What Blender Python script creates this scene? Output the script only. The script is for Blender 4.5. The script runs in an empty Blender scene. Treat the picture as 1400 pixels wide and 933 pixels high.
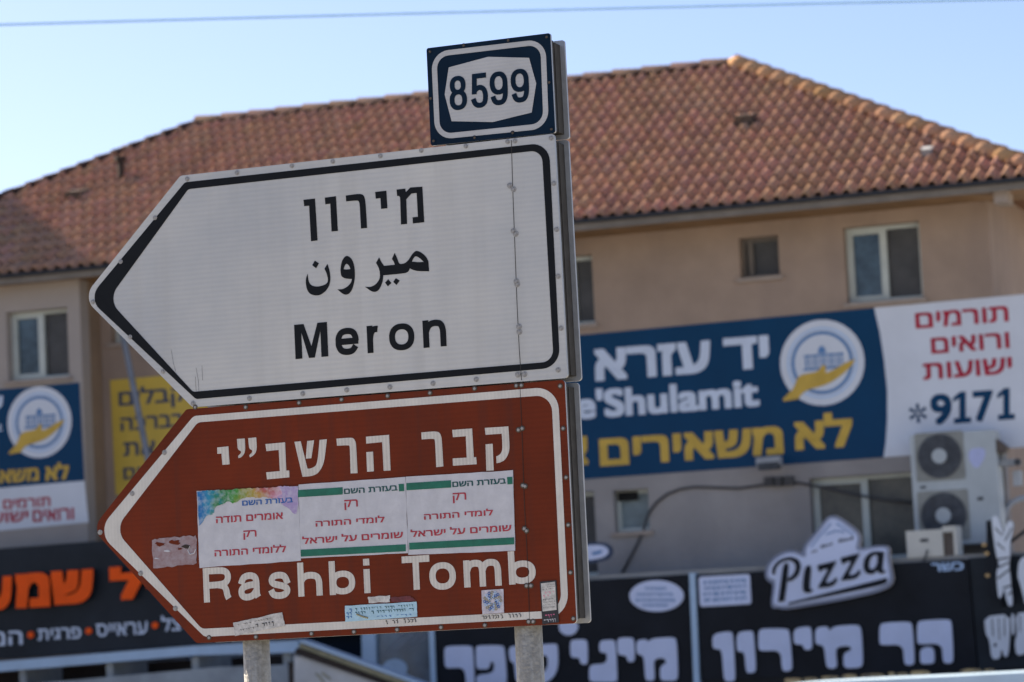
import bpy, bmesh, math, random
from mathutils import Vector, Matrix
from mathutils.geometry import tessellate_polygon
R_ = math.radians
random.seed(7)
SC = bpy.context.scene
COL = SC.collection

# ------------------------------------------------------------------ camera
FPX = 4200.0                      # focal length in pixels of the 1400 px photograph
CAMZ = 2.7
pitch, roll = R_(5.64), R_(-2.84)
_F = Vector((0, math.cos(pitch), math.sin(pitch)))
_U0 = Vector((0, -math.sin(pitch), math.cos(pitch)))
_R = Vector((1, 0, 0)) * math.cos(roll) + _U0 * math.sin(roll)
_U = _U0 * math.cos(roll) - Vector((1, 0, 0)) * math.sin(roll)
CAM = Vector((0, 0, CAMZ))
cam = bpy.data.cameras.new('camera')
camo = bpy.data.objects.new('camera', cam)
COL.objects.link(camo)
m3 = Matrix((_R, _U, -_F)).transposed()
camo.matrix_world = Matrix.Translation(CAM) @ m3.to_4x4()
cam.sensor_width = 36
cam.lens = FPX / 1400 * 36
cam.clip_start, cam.clip_end = 0.1, 5000
cam.dof.use_dof = True
cam.dof.focus_distance = 10.2
cam.dof.aperture_fstop = 4.8
SC.camera = camo

# ------------------------------------------------------------------ light
SUN_EL, SUN_AZ = R_(37), R_(44)          # azimuth: degrees behind the picture plane, on the left
S_DIR = Vector((-math.cos(SUN_AZ) * math.cos(SUN_EL), math.sin(SUN_AZ) * math.cos(SUN_EL), math.sin(SUN_EL)))
w = bpy.data.worlds.new('World')
SC.world = w
w.use_nodes = True
nt = w.node_tree
sky = nt.nodes.new('ShaderNodeTexSky')
sky.sky_type = 'NISHITA'
sky.sun_disc = False
sky.sun_elevation = SUN_EL
sky.sun_rotation = math.atan2(S_DIR.x, S_DIR.y)
sky.air_density, sky.dust_density, sky.ozone_density = 0.8, 1.3, 2.4
sky.altitude = 600
bg = nt.nodes['Background']
bg.inputs['Strength'].default_value = 0.05
tint = nt.nodes.new('ShaderNodeMix')
tint.data_type, tint.blend_type = 'RGBA', 'MULTIPLY'
tint.inputs[0].default_value = 1.0
tint.inputs[7].default_value = (0.985, 0.925, 0.985, 1)     # hazy, slightly violet blue of the day
nt.links.new(sky.outputs[0], tint.inputs[6])
nt.links.new(tint.outputs[2], bg.inputs['Color'])
sl = bpy.data.lights.new('sun', 'SUN')
sl.energy, sl.angle, sl.color = 5.0, R_(0.53), (1.0, 0.87, 0.69)
so = bpy.data.objects.new('sun', sl)
so.rotation_euler = S_DIR.to_track_quat('Z', 'Y').to_euler()
so.location = (-20, 20, 30)
COL.objects.link(so)
vs = SC.view_settings
vs.view_transform, vs.look, vs.gamma, vs.use_curve_mapping = 'Standard', 'None', 1.0, False
vs.exposure = 1.95
SC.cycles.max_bounces = 6


# ------------------------------------------------------------------ materials
def mat(name, col, rough=0.6, var=0.06, scale=6.0, metal=0.0, spec=0.4, bump=0.0, bscale=40.0, col2=None, coat=0.0):
    m = bpy.data.materials.new(name)
    m.use_nodes = True
    t = m.node_tree
    b = t.nodes['Principled BSDF']
    b.inputs['Roughness'].default_value = rough
    b.inputs['Metallic'].default_value = metal
    b.inputs['Specular IOR Level'].default_value = spec
    b.inputs['Coat Weight'].default_value = coat
    tc = t.nodes.new('ShaderNodeTexCoord')
    nz = t.nodes.new('ShaderNodeTexNoise')
    nz.inputs['Scale'].default_value = scale
    nz.inputs['Detail'].default_value = 8
    nz.inputs['Roughness'].default_value = 0.65
    t.links.new(tc.outputs['Object'], nz.inputs['Vector'])
    rp = t.nodes.new('ShaderNodeValToRGB')
    c2 = col2 or tuple(c * (1 - 2.2 * var) for c in col)
    c1 = tuple(min(1, c * (1 + var)) for c in col)
    rp.color_ramp.elements[0].position, rp.color_ramp.elements[1].position = 0.3, 0.68
    rp.color_ramp.elements[0].color = (*c2, 1)
    rp.color_ramp.elements[1].color = (*c1, 1)
    t.links.new(nz.outputs['Fac'], rp.inputs['Fac'])
    t.links.new(rp.outputs['Color'], b.inputs['Base Color'])
    if bump:
        n2 = t.nodes.new('ShaderNodeTexNoise')
        n2.inputs['Scale'].default_value = bscale
        n2.inputs['Detail'].default_value = 6
        t.links.new(tc.outputs['Object'], n2.inputs['Vector'])
        bp = t.nodes.new('ShaderNodeBump')
        bp.inputs['Strength'].default_value = bump
        bp.inputs['Distance'].default_value = 0.02
        t.links.new(n2.outputs['Fac'], bp.inputs['Height'])
        t.links.new(bp.outputs['Normal'], b.inputs['Normal'])
    return m


def ribbed(m, axis, pitch_m, amount, bump=0.15, soft=0.25):
    """fine ribs of the reflective sheeting: along z ('Z') or along the sign ('X')"""
    t = m.node_tree
    b = t.nodes['Principled BSDF']
    tc = [n for n in t.nodes if n.type == 'TEX_COORD'][0]
    wv = t.nodes.new('ShaderNodeTexWave')
    wv.wave_type, wv.bands_direction = 'BANDS', axis
    wv.inputs['Scale'].default_value = 0.3142 / pitch_m
    wv.inputs['Distortion'].default_value = soft
    wv.inputs['Detail'].default_value = 1
    wv.inputs['Detail Scale'].default_value = 0.3
    t.links.new(tc.outputs['Object'], wv.inputs['Vector'])
    mr = t.nodes.new('ShaderNodeMapRange')
    mr.inputs['To Min'].default_value = 1 - amount
    mr.inputs['To Max'].default_value = 1.0
    t.links.new(wv.outputs['Fac'], mr.inputs['Value'])
    src = b.inputs['Base Color'].links[0].from_socket
    mx = t.nodes.new('ShaderNodeMix')
    mx.data_type, mx.blend_type = 'RGBA', 'MULTIPLY'
    mx.inputs[0].default_value = 1.0
    t.links.new(src, mx.inputs[6])
    t.links.new(mr.outputs[0], mx.inputs[7])
    t.links.new(mx.outputs[2], b.inputs['Base Color'])
    bp = t.nodes.new('ShaderNodeBump')
    bp.inputs['Strength'].default_value = bump
    bp.inputs['Distance'].default_value = 0.001
    t.links.new(wv.outputs['Fac'], bp.inputs['Height'])
    t.links.new(bp.outputs['Normal'], b.inputs['Normal'])
    return m


def streaked(m, col, amount=0.5, sx=30.0, sz=1.5):
    """rain streaks: noise stretched down the wall, mixed over the base colour"""
    t = m.node_tree
    b = t.nodes['Principled BSDF']
    tc = [n for n in t.nodes if n.type == 'TEX_COORD'][0]
    mp = t.nodes.new('ShaderNodeMapping')
    mp.inputs['Scale'].default_value = (sx, sx, sz)
    t.links.new(tc.outputs['Object'], mp.inputs['Vector'])
    nz = t.nodes.new('ShaderNodeTexNoise')
    nz.inputs['Scale'].default_value = 1.0
    nz.inputs['Detail'].default_value = 5
    t.links.new(mp.outputs[0], nz.inputs['Vector'])
    mr = t.nodes.new('ShaderNodeMapRange')
    mr.inputs['From Min'].default_value, mr.inputs['From Max'].default_value = 0.48, 0.78
    mr.inputs['To Max'].default_value = amount
    t.links.new(nz.outputs['Fac'], mr.inputs['Value'])
    mx = t.nodes.new('ShaderNodeMix')
    mx.data_type = 'RGBA'
    t.links.new(mr.outputs[0], mx.inputs[0])
    t.links.new(b.inputs['Base Color'].links[0].from_socket, mx.inputs[6])
    mx.inputs[7].default_value = (*col, 1)
    t.links.new(mx.outputs[2], b.inputs['Base Color'])
    return m


M = {}
M['sign_white'] = streaked(ribbed(mat('aged white reflective sheeting', (0.52, 0.505, 0.47), 0.33, 0.09, 1.0, spec=0.5, col2=(0.39, 0.40, 0.41)), 'Z', 0.0165, 0.045), (0.34, 0.325, 0.30), 0.3, 16, 0.6)
M['sign_black'] = mat('black sign film', (0.008, 0.009, 0.011), 0.45, 0.1, 9, spec=0.12)
M['sign_navy'] = mat('navy sign film', (0.003, 0.014, 0.032), 0.45, 0.12, 6, spec=0.10)
M['sign_brown'] = streaked(ribbed(mat('brown sign film', (0.150, 0.022, 0.005), 0.5, 0.15, 2.2, spec=0.14, col2=(0.112, 0.018, 0.005)), 'Z', 0.0165, 0.07, 0.1), (0.075, 0.022, 0.014), 0.5, 26, 0.7)
M['letter_white'] = ribbed(mat('white reflective letters', (0.60, 0.56, 0.50), 0.45, 0.05, 14), 'X', 0.0115, 0.14)
M['ring_white'] = ribbed(mat('white reflective border', (0.60, 0.57, 0.52), 0.45, 0.06, 10), 'X', 0.0115, 0.05)
M['route_white'] = ribbed(mat('white route plate film', (0.45, 0.45, 0.45), 0.42, 0.05, 8), 'Z', 0.0115, 0.05)
M['galv'] = streaked(mat('galvanised steel', (0.34, 0.33, 0.30), 0.5, 0.16, 60, metal=0.25, bump=0.25, bscale=90), (0.2, 0.17, 0.13), 0.5, 60, 4)
M['alu'] = mat('aluminium edge', (0.36, 0.37, 0.38), 0.45, 0.08, 25, metal=0.3, spec=0.3)
M['channel'] = streaked(mat('weathered aluminium channel', (0.060, 0.056, 0.050), 0.7, 0.15, 18, spec=0.1), (0.035, 0.03, 0.025), 0.7, 15, 3)
M['gap'] = mat('dark gap', (0.015, 0.014, 0.013), 0.8, 0.2, 20, spec=0.1)
M['bolt'] = mat('zinc bolt', (0.33, 0.32, 0.31), 0.45, 0.2, 120, metal=0.3, spec=0.3)
M['rust'] = mat('rusty bolt', (0.10, 0.075, 0.055), 0.6, 0.25, 120, metal=0.3)
M['paper'] = streaked(mat('poster paper', (0.52, 0.52, 0.55), 0.6, 0.05, 22, bump=0.08, bscale=30, spec=0.2), (0.42, 0.42, 0.46), 0.45, 40, 12)
M['red_ink'] = mat('crimson ink', (0.40, 0.035, 0.055), 0.6, 0.15, 60)
M['green_ink'] = mat('dark green ink', (0.008, 0.135, 0.085), 0.5, 0.12, 30)
M['teal_ink'] = mat('dark teal ink', (0.01, 0.075, 0.075), 0.5, 0.1, 40)
M['blue_ink'] = mat('blue ink', (0.02, 0.11, 0.36), 0.55, 0.12, 40)
M['dark_ink'] = mat('dark ink', (0.03, 0.03, 0.035), 0.6, 0.2, 80)
M['pale_blue'] = mat('pale blue sticker', (0.38, 0.57, 0.68), 0.5, 0.08, 40)
M['film'] = mat('torn sticker residue', (0.16, 0.095, 0.095), 0.6, 0.5, 45, col2=(0.33, 0.28, 0.30))
M['scrap'] = mat('grubby white scrap', (0.55, 0.53, 0.50), 0.7, 0.2, 50)
M['maroon'] = mat('maroon residue', (0.14, 0.03, 0.035), 0.6, 0.25, 60)
M['pink'] = mat('pink ink', (0.70, 0.16, 0.30), 0.5, 0.1, 60)
M['holo'] = mat('pearly sticker', (0.52, 0.49, 0.54), 0.35, 0.15, 60)

M['plaster'] = streaked(mat('beige plaster', (0.365, 0.268, 0.200), 0.9, 0.10, 0.9, bump=0.35, bscale=30), (0.25, 0.185, 0.15), 0.6, 1.9, 0.22)
M['plaster_low'] = streaked(mat('greyer plaster', (0.325, 0.295, 0.272), 0.9, 0.10, 0.8, bump=0.3, bscale=30), (0.225, 0.212, 0.205), 0.6, 1.8, 0.3)
M['plaster_wing'] = streaked(mat('light wing plaster', (0.40, 0.345, 0.30), 0.9, 0.05, 0.9, bump=0.2, bscale=35), (0.33, 0.27, 0.23), 0.4, 1.8, 0.3)
M['plaster_side'] = mat('ochre plaster return', (0.29, 0.20, 0.13), 0.9, 0.08, 1.5, bump=0.2)
M['fascia'] = mat('fascia board', (0.20, 0.175, 0.15), 0.7, 0.1, 4)
M['soffit'] = mat('brown soffit boards', (0.30, 0.17, 0.075), 0.7, 0.15, 3)
M['gutter'] = mat('dark gutter', (0.032, 0.034, 0.04), 0.6, 0.1, 6, spec=0.2)
M['win_white'] = mat('pale aluminium frame', (0.52, 0.55, 0.50), 0.45, 0.05, 5)
M['sill'] = mat('plastered sill', (0.36, 0.29, 0.235), 0.85, 0.1, 6, bump=0.2)
M['glass'] = mat('blue grey glass', (0.055, 0.085, 0.105), 0.12, 0.5, 2.5, spec=0.6)
M['screen'] = mat('insect screen', (0.068, 0.066, 0.064), 0.5, 0.2, 3)
M['glass_low'] = mat('dim lower glass', (0.08, 0.075, 0.06), 0.25, 0.5, 3.0, spec=0.4, col2=(0.045, 0.045, 0.042))
M['shutter'] = mat('frosted grey teal pane', (0.20, 0.25, 0.26), 0.5, 0.15, 5)
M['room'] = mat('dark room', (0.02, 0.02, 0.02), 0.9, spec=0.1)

M['ban_blue'] = mat('blue vinyl', (0.0008, 0.044, 0.112), 0.45, 0.06, 1.2, spec=0.15, bump=0.25, bscale=1.6)
M['ban_white'] = mat('white vinyl', (0.66, 0.68, 0.72), 0.5, 0.04, 1.2, bump=0.25, bscale=1.6)
M['ban_red'] = mat('red print', (0.42, 0.014, 0.04), 0.5, 0.08, 4, spec=0.15)
M['ban_gold'] = mat('gold print', (0.62, 0.40, 0.075), 0.5, 0.08, 4, spec=0.15)
M['ban_txt'] = mat('pale print', (0.62, 0.68, 0.78), 0.5, 0.04, 4)
M['ban_steel'] = mat('steel blue print', (0.10, 0.22, 0.42), 0.5, 0.06, 4)
M['ban_sky'] = mat('light blue print', (0.42, 0.56, 0.76), 0.5, 0.05, 4)
M['ban_yellow'] = streaked(mat('yellow vinyl', (0.62, 0.42, 0.055), 0.55, 0.07, 1.5), (0.5, 0.34, 0.06), 0.4, 2, 1)
M['ban_navy'] = mat('navy print', (0.03, 0.05, 0.10), 0.5, 0.1, 4)

M['shop_black'] = mat('black sign board', (0.011, 0.013, 0.018), 0.5, 0.2, 1.5, spec=0.15)
M['shop_slate'] = mat('slate sign board', (0.017, 0.022, 0.029), 0.5, 0.2, 1.5, spec=0.18)
M['shop_white'] = mat('white acrylic letters', (0.60, 0.64, 0.80), 0.4, 0.04, 3)
M['shop_side'] = mat('letter sides', (0.24, 0.26, 0.34), 0.5, 0.1, 3)
M['orange'] = mat('orange acrylic letters', (0.95, 0.10, 0.004), 0.45, 0.06, 3, spec=0.15)
M['orange_side'] = mat('dark letter sides', (0.02, 0.014, 0.012), 0.6)
M['trim_blue'] = mat('pale blue trim', (0.42, 0.55, 0.68), 0.4, 0.06, 2)
M['cream'] = mat('cream edge', (0.72, 0.62, 0.52), 0.5, 0.08, 5)
M['tarp'] = streaked(mat('white tarpaulin', (0.56, 0.55, 0.53), 0.6, 0.1, 1.6, bump=0.4, bscale=3), (0.36, 0.33, 0.29), 0.5, 3, 3)
M['tarp_grey'] = mat('grey tarpaulin', (0.36, 0.38, 0.38), 0.7, 0.15, 2, bump=0.3, bscale=4)
M['wood_dark'] = mat('dark timber', (0.035, 0.022, 0.015), 0.7, 0.25, 6)
M['olive'] = mat('olive trim', (0.30, 0.27, 0.16), 0.6, 0.15, 5)
M['shop_glass'] = mat('shop glass', (0.10, 0.15, 0.20), 0.2, 0.4, 1.2, spec=0.5)
M['ac_white'] = mat('ac enamel', (0.44, 0.47, 0.47), 0.5, 0.05, 3)
M['ac_cream'] = mat('cream enamel', (0.58, 0.55, 0.48), 0.5, 0.05, 3)
M['ac_dark'] = mat('fan blades and grille', (0.045, 0.050, 0.058), 0.6, 0.2, 9)
M['ac_beige'] = mat('fan recess', (0.27, 0.27, 0.24), 0.6, 0.1, 6)
M['ac_violet'] = mat('pale violet label', (0.45, 0.48, 0.70), 0.5, 0.05, 6)
M['cable'] = mat('dark cable', (0.055, 0.052, 0.052), 0.6, 0.1, 10)
M['wire'] = mat('power line', (0.40, 0.66, 0.86), 0.5, 0.05, 10, spec=0.1)
M['pipe'] = mat('grey pipe', (0.20, 0.22, 0.26), 0.5, 0.15, 6)
M['pale_pipe'] = mat('pale conduit', (0.50, 0.52, 0.54), 0.5, 0.08, 6)
M['grey_box'] = mat('grey housing', (0.32, 0.33, 0.34), 0.5, 0.1, 8)
M['brown_box'] = mat('brown housing', (0.10, 0.075, 0.06), 0.6, 0.15, 8)
M['gold_bright'] = mat('bright gold', (0.66, 0.42, 0.16), 0.6, 0.35, 9, col2=(0.16, 0.11, 0.07))
M['frame_brown'] = mat('brown window frame', (0.15, 0.125, 0.10), 0.5, 0.1, 5)
M['grille'] = mat('fan grille', (0.085, 0.092, 0.105), 0.6, 0.2, 9)
M['ground'] = mat('pale dusty paving', (0.275, 0.268, 0.25), 0.9, 0.2, 0.8, bump=0.3, bscale=25)
M['concrete'] = mat('concrete', (0.32, 0.31, 0.29), 0.9, 0.12, 1.2, bump=0.3)

# terracotta: one colour per tile from a colour attribute
def tile_mat(name, base):
    m = mat(name, base, 0.95, 0.12, 18, spec=0.04, bump=0.2, bscale=60)
    t = m.node_tree
    b = t.nodes['Principled BSDF']
    at = t.nodes.new('ShaderNodeVertexColor')
    at.layer_name = 'tint'
    mx = t.nodes.new('ShaderNodeMix')
    mx.data_type, mx.blend_type = 'RGBA', 'MULTIPLY'
    mx.inputs[0].default_value = 1.0
    t.links.new(b.inputs['Base Color'].links[0].from_socket, mx.inputs[6])
    t.links.new(at.outputs['Color'], mx.inputs[7])
    t.links.new(mx.outputs[2], b.inputs['Base Color'])
    return m
M['tile'] = tile_mat('terracotta tiles', (0.46, 0.272, 0.182))
M['cap_shaded'] = tile_mat('shaded dark ridge tiles', (0.062, 0.042, 0.042))  # unlit look of ridge and left hip is put into this darker colour
M['cap'] = tile_mat('terracotta hip tiles', (0.60, 0.34, 0.185))

# watercolour print: hue runs along the sheet, broken by noise
def splash_mat():
    m = bpy.data.materials.new('watercolour print')
    m.use_nodes = True
    t = m.node_tree
    b = t.nodes['Principled BSDF']
    b.inputs['Roughness'].default_value = 0.6
    tc = t.nodes.new('ShaderNodeTexCoord')
    nz = t.nodes.new('ShaderNodeTexNoise')
    nz.inputs['Scale'].default_value = 22
    nz.inputs['Detail'].default_value = 6
    t.links.new(tc.outputs['Object'], nz.inputs['Vector'])
    sx = t.nodes.new('ShaderNodeSeparateXYZ')
    t.links.new(tc.outputs['Generated'], sx.inputs[0])
    ma = t.nodes.new('ShaderNodeMath')
    ma.operation = 'MULTIPLY_ADD'
    ma.inputs[1].default_value = 0.35
    t.links.new(nz.outputs['Fac'], ma.inputs[0])
    t.links.new(sx.outputs['X'], ma.inputs[2])
    rp = t.nodes.new('ShaderNodeValToRGB')
    e = rp.color_ramp.elements
    e[0].position, e[0].color = 0.16, (0.004, 0.13, 0.36, 1)
    e[1].position, e[1].color = 1.2, (0.33, 0.25, 0.45, 1)
    for p, c in ((0.30, (0.01, 0.22, 0.36)), (0.38, (0.012, 0.17, 0.05)), (0.56, (0.04, 0.24, 0.03)), (0.68, (0.30, 0.26, 0.03)), (0.78, (0.42, 0.26, 0.05)), (0.88, (0.38, 0.08, 0.07)), (0.97, (0.55, 0.33, 0.45))):
        x = e.new(p)
        x.color = (*c, 1)
    t.links.new(ma.outputs[0], rp.inputs['Fac'])
    n2 = t.nodes.new('ShaderNodeTexNoise')
    n2.inputs['Scale'].default_value = 60
    n2.inputs['Detail'].default_value = 8
    t.links.new(tc.outputs['Object'], n2.inputs['Vector'])
    mr = t.nodes.new('ShaderNodeMapRange')
    mr.inputs['From Min'].default_value, mr.inputs['From Max'].default_value = 0.42, 0.68
    mr.inputs['To Max'].default_value = 0.38
    t.links.new(n2.outputs['Fac'], mr.inputs['Value'])
    mx = t.nodes.new('ShaderNodeMix')
    mx.data_type = 'RGBA'
    t.links.new(mr.outputs[0], mx.inputs[0])
    t.links.new(rp.outputs['Color'], mx.inputs[6])
    mx.inputs[7].default_value = (0.60, 0.61, 0.63, 1)
    t.links.new(mx.outputs[2], b.inputs['Base Color'])
    return m
M['splash'] = splash_mat()


# ------------------------------------------------------------------ planes, shapes
class Plane:
    """an upright wall plane: u along it, v up, o out towards the street"""
    def __init__(s, px, py, depth=None, yaw=0.0, base=None, off=0.0):
        if base:
            s.u, s.v, s.n = base.u, base.v, base.n
            s.o = base.o + base.n * off
        else:
            s.u = Vector((math.cos(yaw), -math.sin(yaw), 0))
            s.v = Vector((0, 0, 1))
            s.n = Vector((-math.sin(yaw), -math.cos(yaw), 0))
            d = ray(px, py)
            p = CAM + d * (depth / d.dot(_F))
            s.o = Vector((p.x, p.y, 0))

    def uv(s, p, off=0.0):
        d = ray(p[0], p[1])
        t = (s.o + s.n * off - CAM).dot(s.n) / d.dot(s.n)
        q = CAM + d * t - s.o
        return (q.dot(s.u), q.z)

    def W(s, u, v, o=0.0):
        return s.o + s.u * u + s.v * v + s.n * o


def ray(px, py):
    return (_F * FPX + _R * (px - 700) - _U * (py - 466.5)).normalized()


def crop(ox, oy, sc):
    return lambda pts: [(ox + p[0] / sc, oy + p[1] / sc, *p[2:]) for p in pts]


def chaikin(pts, it=2):
    """round every point that is not flagged as a corner"""
    pts = [(p[0], p[1], len(p) > 2) for p in pts]
    for _ in range(it):
        out = []
        n = len(pts)
        for i, p in enumerate(pts):
            a, b = pts[i - 1], pts[(i + 1) % n]
            if p[2]:
                out.append(p)
            else:
                out.append((p[0] * .78 + a[0] * .22, p[1] * .78 + a[1] * .22, False))
                out.append((p[0] * .78 + b[0] * .22, p[1] * .78 + b[1] * .22, False))
        pts = out
    return [(p[0], p[1]) for p in pts]


def fillet(pts, rads, n=8):
    out = []
    k = len(pts)
    for i, p in enumerate(pts):
        r = rads[i] if isinstance(rads, (list, tuple)) else rads
        p = Vector(p[:2])
        a, b = (Vector(pts[i - 1][:2]) - p), (Vector(pts[(i + 1) % k][:2]) - p)
        if r <= 0:
            out.append(tuple(p))
            continue
        a.normalize(); b.normalize()
        ang = a.angle(b)
        d = r / math.tan(ang / 2)
        c = p + (a + b).normalized() * (r / math.sin(ang / 2))
        s0, s1 = p + a * d - c, p + b * d - c
        a0, a1 = math.atan2(s0.y, s0.x), math.atan2(s1.y, s1.x)
        da = (a1 - a0 + math.pi) % (2 * math.pi) - math.pi
        for j in range(n + 1):
            t = a0 + da * j / n
            out.append((c.x + r * math.cos(t), c.y + r * math.sin(t)))
    return out


def circle(cx, cy, rx, ry=None, n=32):
    ry = ry or rx
    return [(cx + rx * math.cos(2 * math.pi * i / n), cy + ry * math.sin(2 * math.pi * i / n)) for i in range(n)]


_tc = {}
def text_geo(s, bold=0.0):
    """2D outline faces of a string in the built-in font; Hebrew is written right to left"""
    key = (s, bold)
    if key in _tc:
        return _tc[key]
    body = s[::-1] if any('\u0590' <= c <= '\u05ff' for c in s) else s
    cu = bpy.data.curves.new('tmp', 'FONT')
    cu.body, cu.size, cu.resolution_u = body, 1.0, 5
    ob = bpy.data.objects.new('tmp', cu)
    COL.objects.link(ob)
    dg = bpy.context.evaluated_depsgraph_get()
    cv = ob.evaluated_get(dg).to_curve(dg)
    loops = []
    for sp in cv.splines:
        pts = []
        bp = sp.bezier_points
        if sp.type == 'BEZIER':
            n = len(bp)
            for i in range(n):
                a, b = bp[i], bp[(i + 1) % n]
                p0, p1, p2, p3 = a.co, a.handle_right, b.handle_left, b.co
                flat = abs((p1 - p0).cross(p3 - p0).z) < 1e-5 and abs((p2 - p0).cross(p3 - p0).z) < 1e-5
                for k in range(1 if flat else 5):
                    t = k / 5
                    q = p0 * (1 - t) ** 3 + p1 * 3 * t * (1 - t) ** 2 + p2 * 3 * t * t * (1 - t) + p3 * t ** 3
                    if not pts or (Vector((q.x, q.y)) - Vector(pts[-1])).length > 1e-5:
                        pts.append((q.x, q.y))
        else:
            pts = [(p.co.x, p.co.y) for p in sp.points]
        if len(pts) > 2:
            loops.append(pts)
    ob.to_curve_clear()
    bpy.data.objects.remove(ob)
    bpy.data.curves.remove(cu)
    area = lambda l: sum(l[i - 1][0] * l[i][1] - l[i][0] * l[i - 1][1] for i in range(len(l))) / 2
    big = max(loops, key=lambda l: abs(area(l)))
    sg = 1 if area(big) > 0 else -1
    outer = [l for l in loops if area(l) * sg > 0]
    holes = [l for l in loops if area(l) * sg <= 0]
    def has(l, p):
        r = False
        for i in range(len(l)):
            (x0, y0), (x1, y1) = l[i - 1], l[i]
            if (y0 > p[1]) != (y1 > p[1]) and p[0] < x0 + (p[1] - y0) / (y1 - y0) * (x1 - x0):
                r = not r
        return r
    V, Fs = [], []
    lay = []
    for q, l in enumerate(outer):
        ls = [l] + [h for h in holes if has(l, h[0])]
        b = len(V)
        fl = [p for x in ls for p in x]
        V += fl
        lay += [.4 * (q % 2)] * len(fl)
        Fs += [tuple(i + b for i in t) for t in tessellate_polygon([[Vector((p[0], p[1], 0)) for p in x] for x in ls])]
    if bold:                          # thicken: shifted copies (third value = layer)
        V0, F0 = V, Fs
        V, Fs = [], []
        for k in range(9):
            dx, dy = bold * (k % 3 - 1), bold * (k // 3 - 1)
            b = len(V)
            V += [(x + dx, y + dy, k + e) for (x, y), e in zip(V0, lay)]
            Fs += [tuple(i + b for i in f) for f in F0]
    else:
        V = [(x, y, e) for (x, y), e in zip(V, lay)]
    _tc[key] = (V, Fs)
    return V, Fs


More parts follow.
